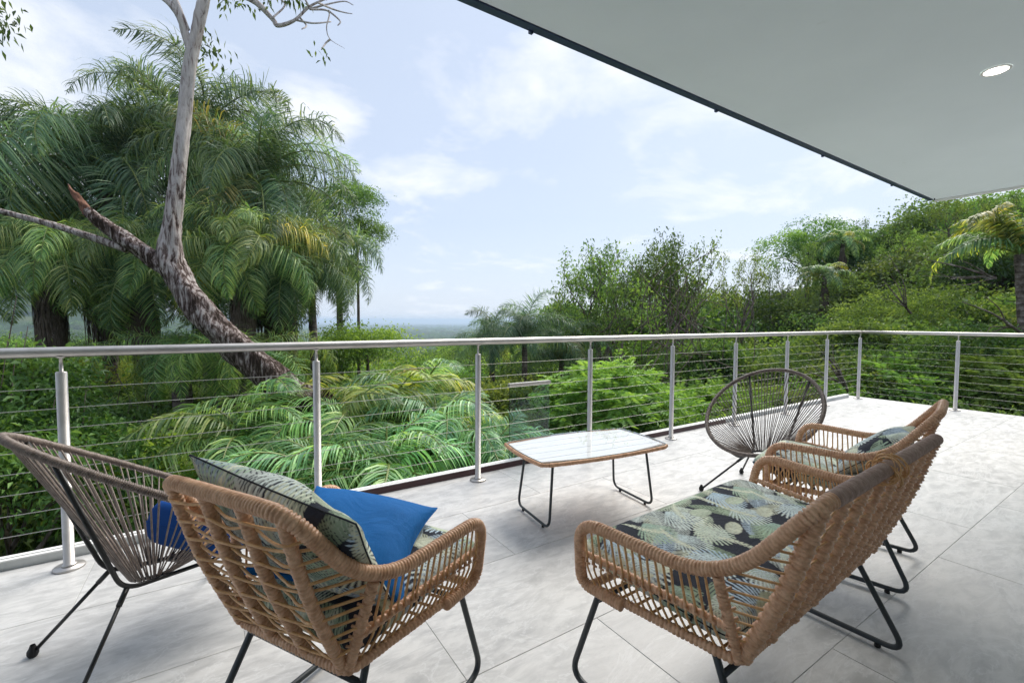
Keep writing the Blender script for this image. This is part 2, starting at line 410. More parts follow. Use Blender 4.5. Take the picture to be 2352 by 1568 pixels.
# curb with a maroon strip on its inner face between the ends
cb = empty('edge_curb', (0, YE+.01, 0)); tag(cb, 'low pale curb along the deck edge under the long railing', 'curb')
MB().add(*box(-5.8, 8.455, .001, .056, -.29, .040)).obj('curb_body', M_curb, cb, False)
MB().add(*box(-5.8, 8.46, -.003, .060, .0402, .047)).obj('curb_cap', M_white, cb, False)
MB().add(*box(.22, 5.05, -.009, -.0035, -.001, .0425)).obj('maroon_strip', M_maroon, cb, False)

# ------------------------------------------------------------------ railing
RH = 1.042; PR = .0212
post_m = MB().add(*disc_stack([(0, 0), (.060, 0), (.060, .008), (.057, .011), (PR, .012), (PR, .945), (PR-.003, .949), (.0075, .950), (.0075, RH-.030), (.018, RH-.027), (.02, RH-.020)], 24)).mesh('post', M_steel)
plate_m = MB().add(*disc_stack([(PR+.001, .0125), (.030, .013), (.030, .020), (PR+.001, .024)], 24)).mesh('collar', M_steel)
def railing(a, b, posts, label):
    rt = empty('railing', (0, 0, 0)); tag(rt, label, 'railing')
    a, b = np.array(a), np.array(b); P = resample(np.array([a, b]), .5)
    MB().add(*tube(P, .0245, 20)).obj('handrail', M_steel, rt)
    for p in posts:
        link('post', post_m, rt, loc=(p[0], p[1], 0)); link('collar', plate_m, rt, loc=(p[0], p[1], 0))
    for k in range(9):
        z = .107+.0957*k
        MB().add(*tube(np.array([(a[0], a[1], z), ((a[0]+b[0])/2, (a[1]+b[1])/2, z-.003), (b[0], b[1], z)]), .0017, 6)).obj('cable', M_cable, rt)
    return rt
px = [-5.10, -3.98, -2.86, -1.74, -.611, .515, 1.638, 2.763, 3.888, 5.018, 6.19, 7.31]
railing((-5.7, 2.965, RH), (8.43, 2.965, RH), [(x, 2.965) for x in px]+[(8.43, 2.965)], 'long brushed steel cable railing with round posts above the maroon edged curb')
railing((8.43, 2.94, RH), (8.43, -3.0, RH), [(8.43, y) for y in (1.846, .72, -.41, -1.54, -2.67)], 'short steel cable railing along the far right end of the deck')

# ------------------------------------------------------------------ roof, wall, lamp
ZR = 2.6
def at_z(sx_, sy_, z):
    d = fw+r2*(sx_-1280)/F-u2*(sy_-853.5)/F; return np.array([0, 0, H])+d*((z-H)/d[2])
rc = at_z(2335, 499, ZR); ra = at_z(1195, 0, ZR); rb = at_z(2560, 463, ZR)
du = (ra-rc)/np.linalg.norm(ra-rc); dv = (rb-rc)/np.linalg.norm(rb-rc)
def quadprism(P, z0, z1):
    P = np.array(P); V = np.concatenate([np.c_[P[:, :2], np.full(4, z0)], np.c_[P[:, :2], np.full(4, z1)]])
    return V, np.array([(3, 2, 1, 0), (4, 5, 6, 7), (0, 1, 5, 4), (1, 2, 6, 5), (2, 3, 7, 6), (3, 0, 4, 7)])
p0 = rc; p1 = rc+du*13.5; p2 = p1+dv*5.2; p3 = rc+dv*5.2
roof = empty('roof_overhang'); roof['kind'] = 'structure'
MB().add(*quadprism([p0, p1, p2, p3], ZR, ZR+.26)).obj('soffit', M_paint, roof, False)
# lighter plaster margin along the far end
q0 = rc-du*0.0; o_ = .0
MB().add(*quadprism([p0+dv*.0-du*.055, p0-du*.004, p3-du*.004, p3-du*.055], ZR-.02, ZR+.2)).obj('end_fascia', M_white, roof, False)
n_ = np.array([-du[1], du[0], 0]); n_ = n_ if n_ @ np.array([0, 1, 0]) > 0 else -n_
g0, g1 = p0+n_*.004-du*-.0, p1+n_*.004
MB().add(*quadprism([g0+n_*.040, g1+n_*.040, g1, g0], ZR-.008, ZR+.12)).obj('gutter', M_navy, roof, False)
for k in range(9):
    c = g0+du*(1.1+1.5*k)
    MB().add(*quadprism([c+n_*.046, c+du*.02+n_*.046, c+du*.02+n_*.03, c+n_*.03], ZR-.018, ZR+.05)).obj('gutter_clip', M_navy, roof, False)
MB().add(*disc_stack([(0, 0), (.006, 0), (.006, .02)], 10, tuple(rc+dv*.02+du*.06-np.array([0, 0, .02])))).obj('drip_nail', M_black, roof)
hw = link('house_wall', MB().add(*box(-5.8, 6.3, -3.6, -3.2, -4.8, ZR)).mesh('house_wall', M_wall, False)); tag(hw, kind='structure')
pc = at_z(2288*1.0884, 162*1.0884, ZR)
dl = empty('downlight', tuple(pc)); tag(dl, 'lit round recessed downlight in the pale soffit', 'ceiling light')
MB().add(*disc_stack([(.048, -.001), (.050, -.006), (.060, -.005), (.062, -.001)], 32)).obj('trim_ring', M_white, dl)
MB().add(*disc_stack([(.0, -.0025), (.049, -.0025)], 32)).obj('lens', M_lamp, dl)

# ------------------------------------------------------------------ printed fabric (palm leaves on charcoal)
def make_print(N=900, S=.60):
    C = np.zeros((N, N, 3)); C[:] = (.035, .040, .055)
    yy, xx = np.mgrid[0:N, 0:N]/N*S
    pr = np.random.default_rng(11)
    CR = np.array([(.78, .80, .62), (.66, .74, .56), (.55, .67, .76), (.72, .78, .72), (.46, .58, .40)])
    def rel(cx, cy, th):
        dx = (xx-cx+S/2) % S-S/2; dy = (yy-cy+S/2) % S-S/2
        return dx*math.cos(th)+dy*math.sin(th), -dx*math.sin(th)+dy*math.cos(th)
    def blend(mask, c):
        m = np.clip(mask, 0, 1)[..., None]; C[:] = C*(1-m)+c*m
    def fan(cx, cy, th, r, c, n=17, span=1.15):
        u, v = rel(cx, cy, th); rad = np.hypot(u, v)+1e-9; an = np.arctan2(v, u)
        ph = an/span*n/2; st = np.abs((ph+.5) % 1-.5)*2
        tip = r*(1-.35*(an/span)**2)*(1-.10*st)
        wd = np.clip(1.05-rad/tip*.62, .15, 1)
        m = (np.abs(an) < span) & (rad < tip) & (st < wd)
        g = np.clip(rad/r, 0, 1)[..., None]; colr = np.array(c)*(.72+.36*g)+np.array((.16, .28, .36))*(1-g)*.6
        blend(m*.95, colr*(1-.25*(st[..., None] > .55*wd[..., None])))
    def oval(cx, cy, th, a, b, c):
        u, v = rel(cx, cy, th); e = (u/a)**2+(v/b)**2
        vein = np.abs(((np.abs(v)*1.0+u*.55)*60) % 1-.5) < .07
        edge = (e > .80)
        cc = np.array(c)*(1-.22*np.clip((v/b+1)/2, 0, 1)[..., None]); cc = np.where(vein[..., None], cc*.72, cc)
        cc = np.where((np.abs(v) < .0016)[..., None], np.array((.70, .74, .60)), cc)
        cc = np.where(edge[..., None], cc*.82, cc); blend((e < 1)*.97, cc)
    def feather(cx, cy, th, L, wd, c, bend):
        u, v = rel(cx, cy, th); v = v-bend*(u/L)**2*L; t = u/L
        ww = wd*np.sqrt(np.clip(1-(2*t-1)**2, 0, 1)); s = np.abs(((u-np.abs(v)*.9)*85) % 1-.5)*2
        m = (t > 0) & (t < 1) & (np.abs(v) < ww) & ((s < .72) | (np.abs(v) < .002))
        blend(m*.95, np.array(c)*(1-.35*(np.abs(v)/wd))[..., None])
    for rnd in range(3):
        for gx in range(5):
            for gy in range(5):
                cx = (gx+.5*(gy % 2)+.25*rnd+.12*pr.standard_normal())*S/5; cy = (gy+.33*rnd+.10*pr.standard_normal())*S/5
                th = -1.2+.3*pr.standard_normal()+(2.6 if (gx+gy) % 5 == 3 else 0); c = CR[pr.integers(5)]
                k = (gx*2+gy*3+rnd) % 4
                if rnd == 0:
                    feather(cx-.08*math.cos(th), cy-.08*math.sin(th), th+.7+.5*pr.standard_normal(), .20, .036, c*.85, .3*pr.standard_normal())
                elif rnd == 1:
                    if k < 3: fan(cx, cy, th, .125+.03*pr.random(), c*1.08, n=15, span=.95)
                elif k == 0: oval(cx+.03, cy, th+.8, .046+.008*pr.random(), .027, CR[0] if pr.random() < .6 else CR[1])
                elif k == 2: feather(cx, cy, th+2.2, .13, .014, CR[0]*1.05, .5)
    return C, S
PRINT, PS = make_print()
def pillow_grid(w, d, T, nu, nv, box_=True, tz=0.0, pinch=0.0, seed=0, puff=.5, wr=.0):
    """soft cushion; u along local x (depth d), v along y (width w)"""
    u = np.linspace(-1, 1, nu); v = np.linspace(-1, 1, nv); U, Vv = np.meshgrid(u, v, indexing='ij')
    e = (1-np.abs(U)**(8 if box_ else 2.6))*(1-np.abs(Vv)**(8 if box_ else 2.6)); e = np.clip(e, 0, 1)**puff
    r_ = np.random.default_rng(seed)
    wn = sum(np.sin(U*a*3+Vv*b*3+c)*.5/(1+abs(a)+abs(b)) for a, b, c in ((r_.normal()*1.5, r_.normal()*1.5, r_.random()*6) for _ in range(14)))
    X = U*d/2*(1-pinch*(1-Vv**2)*np.abs(U)**3); Y = Vv*w/2*(1-pinch*(1-U**2)*np.abs(Vv)**3)*(1+tz*U)
    rc_ = (np.abs(U)**10*np.abs(Vv)**10)
    X = X*(1-.02*rc_) ; Y = Y*(1-.02*rc_)
    top = T/2*e+wn*wr*np.clip(e*2, 0, 1); bot = -T/2*e
    if box_: top = top; 
    return X, Y, top, bot
def cushion(name, w, d, T, parent, m, loc, rot, printed=True, step=.0032, **k):
    nu, nv = int(d/step), int(w/step)
    if not printed: nu, nv = 70, 70
    X, Y, A, B = pillow_grid(w, d, T, nu, nv, **k)
    V = np.concatenate([np.stack([X, Y, A], -1).reshape(-1, 3), np.stack([X, Y, B], -1).reshape(-1, 3)])
    i = np.arange(nu-1)[:, None]*nv; j = np.arange(nv-1)[None]; Q = np.stack([i+j, i+nv+j, i+nv+j+1, i+j+1], -1).reshape(-1, 4)
    o_ = nu*nv; me = mesh(name, V, [np.concatenate([Q, Q[:, ::-1]+o_])], m)
    if printed:
        offs = (hash(name) % 7)*.09
        xi = ((V[:, 0]+.31+printed*.13)/PS % 1*len(PRINT)).astype(int) % len(PRINT); yi = ((V[:, 1]+.27+printed*.07)/PS % 1*len(PRINT)).astype(int) % len(PRINT)
        c = PRINT[xi, yi]; at_ = me.color_attributes.new('print', 'FLOAT_COLOR', 'POINT')
        at_.data.foreach_set('color', np.c_[c, np.ones(len(c))].astype(np.float32).ravel())
    o = link(name, me, parent, loc, rot if not isinstance(rot, Matrix) else None)
    if isinstance(rot, Matrix): o.rotation_euler = rot.to_euler()
    # piping seam round the edge
    t = np.linspace(0, 1, 60); edge = []
    iu = (t*(nu-1)).astype(int); iv = (t*(nv-1)).astype(int)
    for P_ in ((X[iu, 0], Y[iu, 0]), (X[-1, iv], Y[-1, iv]), (X[iu[::-1], -1], Y[iu[::-1], -1]), (X[0, iv[::-1]], Y[0, iv[::-1]])):
        edge += list(np.stack([P_[0], P_[1], P_[0]*0], 1))
    me2 = MB().add(*tube(np.array(edge), .0022, 5)).mesh('piping', m)
    if printed:
        at_ = me2.color_attributes.new('print', 'FLOAT_COLOR', 'POINT'); at_.data.foreach_set('color', np.tile(np.array([.04, .045, .055, 1], np.float32), len(me2.vertices)))
    link('piping', me2, o)
    return o

# ------------------------------------------------------------------ rattan seats
def rattan_seat(name, label, cat, ex, loc, rz, nup, nwb, group=None):
    g = empty(name, (loc[0], loc[1], 0), rz); tag(g, label, cat, group)
    xf, wf, zb = .262, .270, .372; xr, wr = -.212, .205; xa, wa, za = .222, .312, .592
    xj, wj, zj = -.196, .262, .578; xt, wt, zt = -.378, .222, .815
    def S(p, s): return np.array([p[0], s*(p[1]+ex), p[2]])
    Lp = [(.10, wf-.006, zb), (xf, wf, zb-.004), (xa+.012, wa, za), (xj, wj, zj), (xt, wt, zt)]
    P = [S(p, 1) for p in Lp]+[S(p, -1) for p in Lp[::-1]]
    path = fillet(P, [.045, .085, .17, .07, .07, .17, .085, .045], 10)
    MB().add(*wrapped(path, .0178, .0100, 14, .022, .002)).obj('arm_rail', M_cane, g)
    ring = [S((xf-.03, wf-.004, zb), 1), S((xr, wr, zb-.002), 1), S((xr, wr, zb-.002), -1), S((xf-.03, wf-.004, zb), -1)]
    MB().add(*wrapped(fillet([ring[0], ring[1], ring[2], ring[3]], [.035, .035]), .0138, .0120, 10, .05)).obj('bottom_rail', M_cane, g)
    MB().add(*wrapped(np.array([S((xf-.035, wf-.01, zb), 1), S((xf-.035, wf-.01, zb), -1)]), .0138, .0120, 10, .05)).obj('front_rail', M_cane, g)
    def jpt(z, s):     # rear post / slanting rail
        if z <= zj+.01:
            k = (z-zb)/(zj-zb); return S((xr+(xj-xr)*k+.002, wr+(wj-wr)*k, z), s)
        k = (z-zj)/(zt-zj); return S((xj+(xt-xj)*k, wj+(wt-wj)*k, z), s)
    for s in (1, -1):
        MB().add(*wrapped(np.array([S((xr, wr, zb), s), S((xj+.012, wj, zj+.012), s)]), .0135, .0105, 12, .05)).obj('rear_post', M_cane, g)
        a = jpt(zb+.085, s); fx = (xf+xa)/2+.005; b = S((fx, (wf+wa)/2, zb+.112), s)
        MB().add(*wrapped(np.array([a, b]), .0108, .0120, 10, .08, bulge=(17, .14))).obj('mid_rail', M_cane, g)
        for k in range(17):
            u = (k+.6)/17.4; xb = xr+.02+(xf-.05-xr-.01)*u; xt_ = xj+.02+(xa-.02-xj)*u+.012
            yb = wr+(wf-wr)*u; yt = wj+(wa-wj)*u
            dz = .012*rng.normal()*.3
            pts = cr([S((xb, yb, zb+.008), s), S((xb+.2*(xt_-xb)+.006, yb+.45*(yt-yb)+.006, zb+.07), s), S((xb+.5*(xt_-xb)+dz, (yb+yt)/2+.008, zb+.10), s), S((xt_, yt-.004, za-.008-.010*(1-u)), s)], 5)
            MB().add(*tube(pts, .0034, 6, False)).obj('side_rod', M_rod, g)
            if k % 1 == 0:
                c = S((xb+.5*(xt_-xb)+dz, (yb+yt)/2+.004, zb+.10), s)
                MB().add(*tube(np.array([c+(-.007, 0, -.013), c+(-.002, s*.012, -.002), c+(.006, 0, .014)]), .0036, 5, False)).obj('binding', M_cane, g)
    ups = []
    for k in range(nup):
        f = k/(nup-1)*2-1
        yb = f*(wr+ex-.012); yt = f*(wt+ex-.022)
        ups.append((yb, yt))
        p = cr([(xr, yb, zb), ((xr+xt)/2-.012, (yb+yt)/2, (zb+zt)/2), (xt+.004, yt, zt-.006)], 12)
        MB().add(*wrapped(p, .0140 if nup < 6 else .0190, .0115, 14, .02, bulge=(nwb, .08 if nup < 6 else .17))).obj('upright', M_cane, g)
    def up(z, y0=None):
        k = (z-zb)/(zt-zb); return xr+(xt-xr)*k-.022*4*k*(1-k)*.5, k
    for r_ in range(nwb):
        z = zb+.028+(zt-zb-.075)*r_/(nwb-1)+.003*rng.normal()*.5
        x, k = up(z); pts = [jpt(z+.006, 1)]
        for q, (yb, yt) in enumerate(ups[::-1]):
            y = yb+(yt-yb)*k; sg = 1 if (q+r_) % 2 else -1
            pts.append(np.array([x+sg*(.0110 if nup < 6 else .005), y, z+.002*rng.normal()]))
            if q < len(ups)-1:
                yn = ups[::-1][q+1]; y2 = yn[0]+(yn[1]-yn[0])*k
                pts.append(np.array([x, (y+y2)/2, z-.006+.002*rng.normal()]))
        pts.append(jpt(z+.006, -1))
        P_ = cr(pts, 4)
        MB().add(*tube(P_, .0036 if nup < 6 else .0030, 6, False)).obj('weaving_cane', M_rod, g)
        if z < zj:
            for s in (1, -1):
                c = jpt(z+.006, s)
                MB().add(*tube(np.array([c+(-.012, -s*.016, .004), c+(-.004, s*.004, 0), c+(.010, s*.016, .004), c+(.016, -s*.004, .006)]), .0034, 5, False)).obj('binding', M_cane, g)
    for r_ in range(9):
        x = xr+.05+r_*.048; y = wr+(wf-wr)*(x-xr)/(xf-xr)+ex-.008
        MB().add(*tube(np.array([(x, y, zb), (x, 0, zb-.012), (x, -y, zb)]), .0042, 6)).obj('seat_rod', M_rod, g)
    rl = .0098
    for s in (1, -1):
        Lg = [S((.205, .243, zb-.010), s), S((.322, .252, .012+rl), s), S((-.318, .252, .012+rl), s), S((-.150, .205, zb-.012), s)]
        MB().add(*tube(resample(fillet(Lg, [.065, .065], 10), .012), rl, 12)).obj('sled_leg', M_slate, g)
        for x in (.235, -.235):
            MB().add(*disc_stack([(0, 0), (.010, 0), (.011, .004), (.009, .014)], 12, tuple(S((x, .252, 0), s)))).obj('glide', M_rubber, g)
    for x, y, z in ((.222, .243, .315), (-.176, .213, .318)):
        MB().add(*tube(np.array([(x, y+ex, z), (x, -y-ex, z)]), .0085, 10)).obj('cross_bar', M_slate, g)
    return g
A = (.327, 1.362, .524); Bp = (1.507, .830, 1.625); Cp = (2.677, 1.015, 1.775)
ga = rattan_seat('rattan_armchair', 'rattan armchair seen from behind holding leaf print cushions and the bright blue pillow', 'armchair', 0, A[:2], A[2], 4, 15, 'rattan armchairs')
gb = rattan_seat('rattan_loveseat', 'wide two seat rattan sofa under one leaf print cushion, its back rail tied', 'sofa', .26, Bp[:2], Bp[2], 8, 15)
gc = rattan_seat('rattan_armchair', 'rattan armchair pushed close behind the wide rattan sofa, beside the round cord chair', 'armchair', 0, Cp[:2], Cp[2], 4, 15, 'rattan armchairs')
def local(pose, p):
    c, s = math.cos(pose[2]), math.sin(pose[2]); return (pose[0]+p[0]*c-p[1]*s, pose[1]+p[0]*s+p[1]*c, p[2])
# worn dark wrap and loose cane knot on the sofa's top rail
tw = [(-.378, .40, .815), (-.380, -.46, .815)]
MB().add(*wrapped(np.array([(-.378, .42, .815), (-.379, -.455, .815)]), .0190, .0050, 14, .02, .001)).obj('tight_wrap', mat('weathered_cane', rough=.5, build=f_cane((.34, .215, .17), (.54, .38, .31))), gb)
for k in range(16):
    c = np.array([-.378, .035+.05*rng.normal()*.8, .815]); a0 = rng.random()*6; ln = rng.uniform(3, 6.5); t = np.linspace(a0, a0+ln, 26); rr_ = .023+.012*rng.random()+.010*np.sin(t*1.3+k)
    MB().add(*tube(np.stack([c[0]+rr_*np.cos(t), c[1]+(t-a0-ln/2)*.012*rng.normal()+.006*np.sin(t*2+k), c[2]+rr_*np.sin(t)-.004*(t-a0)*(k % 3 == 0)], 1), .0022, 5, False)).obj('loose_cane', M_rod, gb)
# cushions
def seat_cushion(pose, ex, label, n):
    cz = .455
    o = cushion('seat_cushion', 2*(.238+ex), .50, .105, None, M_print, local(pose, (.05 if n < 3 else .085, 0, cz-.012)), (0, R(-4), pose[2]), printed=n, tz=.09 if ex == 0 else .03, puff=.42, seed=n, wr=.004)
    tag(o, label, 'cushion'); return o
seat_cushion(A, 0, 'leaf print seat cushion on the armchair seen from behind, under the bright blue pillow', 1)
seat_cushion(Bp, .26, 'wide leaf print seat cushion lying on the two seat rattan sofa', 2)
seat_cushion(Cp, 0, 'leaf print seat cushion on the armchair behind the sofa, its front puffing past the arms', 3)
def rm(yaw, tilt=0, inpl=0, roll=0):
    return Matrix.Rotation(yaw, 3, 'Z') @ Matrix.Rotation(R(tilt), 3, 'Y') @ Matrix.Rotation(R(roll), 3, 'X') @ Matrix.Rotation(R(inpl), 3, 'Z')
o = cushion('back_cushion', .50, .40, .145, None, M_print, local(A, (-.205, -.02, .665)), rm(A[2], 56, 14), printed=4, box_=False, pinch=.06, seed=5, wr=.024, puff=.60)
tag(o, 'crumpled leaf print back cushion leaning on the back of the armchair seen from behind', 'cushion')
o = cushion('throw_pillow', .44, .44, .15, None, M_blue, local(A, (.035, .03, .54)), rm(A[2]+.42, -10, 0, 10), printed=False, box_=False, pinch=.17, seed=3, wr=.006, puff=.6)
tag(o, 'bright blue square pillow resting on the armchair seat in front of the printed cushion', 'pillow')
o = cushion('back_cushion', .42, .36, .12, None, M_print, local(Cp, (-.15, 0, .575)), rm(Cp[2], 38, 4), printed=6, box_=False, pinch=.06, seed=8, wr=.008, puff=.55)
tag(o, 'leaf print back cushion slumped low in the armchair behind the sofa', 'cushion')

# ------------------------------------------------------------------ cord egg chairs
def cord_chair(label, pose, seed):
    g = empty('cord_chair', (pose[0], pose[1], 0), pose[2]); tag(g, label, 'chair', 'round cord lounge chairs')
    a, b, tl, cz, bend = .351, .461, .554, .583, .009
    def rim(ph):
        s = np.cos(ph)*b; return np.stack([-s*math.cos(tl), np.sin(ph)*a, cz+s*math.sin(tl)+bend*np.cos(ph)**2], -1)
    ph = np.linspace(0, 2*np.pi, 200); P = rim(ph)
    MB().add(*wrapped(P, .0135, .0062, 10, .07, .001)).obj('rim', M_cord, g)
    hub = np.array([-.03, 0, .262])
    t = np.linspace(0, 2*np.pi, 40)
    MB().add(*tube(np.stack([hub[0]+.075*np.cos(t), .065*np.sin(t), np.full(40, hub[2]+.006)], 1), .0062, 8)).obj('hub_ring', M_black, g)
    n = 88
    for k in range(n):
        p = 2*np.pi*(k+.5)/n+.006*rng.normal(); e = rim(np.array([p]))[0]
        th = math.atan2(e[1], e[0]-hub[0])+.04*rng.normal(); q = hub+np.array([.074*math.cos(th), .064*math.sin(th), -.004])
        e2 = e+(hub-e)/np.linalg.norm(hub-e)*.006; mid = (e2+q)/2+np.array([0, 0, -.004])
        MB().add(*tube(np.array([e2, mid, q]), .0029, 6, False)).obj('cord', M_cord, g)
    jx, jy, jz = -.133, .095, .285
    for s in (1, -1):
        tp = rim(np.array([s*.62]))[0]; fr = rim(np.array([np.pi-s*.42]))[0]
        rod = fillet([tp, (jx-.012, s*jy, jz-.012), (.06, s*.072, hub[2]-.008), (.16, s*.09, hub[2]-.004), fr], [.06, .05, .05], 8)
        MB().add(*tube(rod, .0078, 10)).obj('frame_rod', M_black, g)
        for top, ft in (((jx, s*jy, jz-.006), (-.318, s*.242, .012)), ((.10, s*.08, hub[2]-.006), (.28, s*.296, .012))):
            MB().add(*tube(np.array([top, ft]), .0066, 10)).obj('leg', M_black, g)
            tt = np.array(top); f_ = np.array(ft)
            MB().add(*tube(np.array([tt+(f_-tt)*.0, tt+(f_-tt)*.16]), .0088, 10)).obj('leg_socket', M_black, g)
            MB().add(*disc_stack([(0, -.012), (.012, -.012), (.0165, -.002), (.0165, .008), (.011, .018), (.007, .03)], 14, ft)).obj('rubber_foot', M_rubber, g)
    return g
cord_chair('brown cord chair at the left edge, holding the blue box cushion', (-.181, 2.134, .375), 1)
cord_chair('round brown cord chair by the railing right of the glass table', (3.198, 1.682, 3.32), 2)
pose_l = (-.181, 2.134, .375)
o = cushion('box_cushion', .36, .32, .18, None, M_blue2, local(pose_l, (.19, .0, .375)), (R(6), R(10), pose_l[2]+.45), printed=False, box_=True, seed=9, wr=.004, puff=.3)
tag(o, 'deep blue box cushion lying in the left cord chair', 'cushion')

# ------------------------------------------------------------------ table
def table():
    g = empty('coffee_table', (1.975, 2.150, 0), -.125); tag(g, 'low glass topped coffee table with cane edge and dark sled legs', 'table')
    zt = .405; hx, hy = .455, .245
    def outline(grow=0.0, n=14):
        pts = []
        c = [(-hx, -hy), (hx, -hy), (hx, hy), (-hx, hy)]
        for k in range(4):
            a, b = np.array(c[k]), np.array(c[(k+1) % 4]); d = b-a; nn = np.array([d[1], -d[0]])/np.linalg.norm(d)
            for t in np.linspace(.035, .965, n): pts.append(a+d*t+nn*((.032 if k % 2 == 0 else .022)*(1-(2*t-1)**2)+grow))
        return np.array(pts)
    o = outline(.0); P = np.c_[o, np.full(len(o), zt)]; P = np.vstack([P, P[:1]])
    MB().add(*wrapped(P, .0125, .0075, 10, .06, .001)).obj('cane_edge', M_cane, g)
    def slab(o, z0, z1):
        n = len(o); cxy = o.mean(0); V = np.vstack([np.c_[o, np.full(n, z0)], np.c_[o, np.full(n, z1)], [[cxy[0], cxy[1], z0], [cxy[0], cxy[1], z1]]])
        j = np.arange(n); k = (j+1) % n
        return V, [np.stack([j, k, n+k, n+j], 1), np.concatenate([np.stack([k, j, np.full(n, 2*n)], 1), np.stack([n+j, n+k, np.full(n, 2*n+1)], 1)])]
    MB().add(*slab(outline(-.012), zt-.010, zt+.002)).obj('board', M_rod, g, False)
    ol = outline(-.014); ys = np.linspace(-.262, .262, 6)
    for k in range(5):
        y0, y1 = ys[k]+.0022, ys[k+1]-.0022; top = []; bot = []
        for x in np.linspace(-.47, .47, 30): pass
        xs = []
        for y in (y0, (y0+y1)/2, y1):
            hit = [o1[0]+(o2[0]-o1[0])*(y-o1[1])/(o2[1]-o1[1]) for o1, o2 in zip(ol, np.roll(ol, -1, 0)) if (o1[1]-y)*(o2[1]-y) < 0]
            xs.append((min(hit), max(hit)) if len(hit) > 1 else (-.36, .36))
        w_ = [.002*rng.normal() for _ in range(2)]
        xa_ = np.linspace(0, 1, 9); pt_ = [(xs[0][0]+(xs[0][1]-xs[0][0])*q, y0+.0015*math.sin(q*9+k)) for q in xa_]+[(xs[1][1], (y0+y1)/2)]+[(xs[2][1]+(xs[2][0]-xs[2][1])*q, y1+.0015*math.sin(-q*9+9+k+1)) for q in xa_]+[(xs[1][0], (y0+y1)/2)]
        MB().add(*slab(np.array(pt_), zt+.0025, zt+.010)).obj('plank', M_plank, g, False)
    gl = MB().add(*slab(outline(-.002), zt+.0125, zt+.0185)).obj('glass_top', M_glass, g, False)
    ge = outline(-.0035); ge = np.vstack([ge, ge[:1]]); MB().add(*tube(np.c_[ge, np.full(len(ge), zt+.0125)], .0028, 6)).obj('glass_edge', M_glassedge, g)
    for s in (1, -1):
        L = [(s*.345, .165, zt-.008), (s*.385, .195, .018), (s*.385, -.195, .018), (s*.345, -.165, zt-.008)]
        MB().add(*tube(resample(fillet(L, [.06, .06], 10), .012), .0078, 12)).obj('sled_leg', M_slate, g)
        for y in (.125, -.125): MB().add(*disc_stack([(0, 0), (.008, 0), (.009, .012)], 10, (s*.385, y, 0))).obj('glide', M_rubber, g)
        MB().add(*tube(np.array([(s*.345, .17, zt-.012), (s*.345, -.17, zt-.012)]), .007, 8)).obj('leg_bar', M_slate, g)
table()
# tinted glass panel added to stand for an apparent reflection beyond the cables
ga_, gb_ = at(1166, 3.62), at(1276, 3.95)
def build_reflection_panel():
    x0, x1 = 2.02, 2.46; y = 3.15
    a = np.array(at_z(1268, 967, .60)); 
    g = empty('reflection_panel', (2.045, 3.165, -.02), 0); tag(g, 'small tinted glass panel with steel cap added for an apparent reflection behind the table', 'glass panel')
    MB().add(*box(0, .42, -.004, .004, 0.01, .665)).obj('pane', M_tint, g, False)
    MB().add(*box(-.005, .425, -.018, .018, .6655, .695)).obj('cap_rail', M_steel, g, False)
    for x in (.06, .34): MB().add(*box(x, x+.03, -.040, .012, -.02, .05)).obj('clamp', M_steel, g, False)
build_reflection_panel()
tp_ = empty('teal_pot', (5.0, .98, 0)); 
MB().add(*disc_stack([(0, .0), (.08, 0), (.12, .06), (.135, .13), (.12, .20), (.10, .22), (.09, .20), (.0, .17)], 28)).obj('glazed_body', M_teal, tp_)
tag(tp_, 'teal glazed pot at the right edge of the deck', 'pot')
tp_.location = tuple(at_z(2648, 1345, 0))

# ------------------------------------------------------------------ foliage
def setattr_tint(me, vals):
    a = me.attributes.new('tint', 'FLOAT', 'POINT'); a.data.foreach_set('value', vals.astype(np.float32))
def unit(v): return v/(np.linalg.norm(v, axis=-1, keepdims=True)+1e-9)
def leaves(C, D, size, tint, r_, asp=.42, droop=.25):
    """C leaf base points, D pointing directions; each leaf a folded blade of four faces... two quads"""
    n = len(C); D = unit(D); s = size*(.7+.6*r_.random(n))[:, None]
    upv = np.tile(np.array([0, 0, 1.0]), (n, 1))+.9*r_.normal(size=(n, 3)); W = unit(np.cross(D, upv)); N = np.cross(W, D)
    mid = C+D*s*.5+N*s*.05; tip = C+D*s-np.array([0, 0, 1])*s*droop
    V = np.stack([C, mid+W*s*asp*.5, tip, mid-W*s*asp*.5], 1).reshape(-1, 3)
    i = np.arange(n)[:, None]*4; Q = i+np.array([[0, 1, 2, 3]])
    return V, Q, np.repeat(tint, 4)
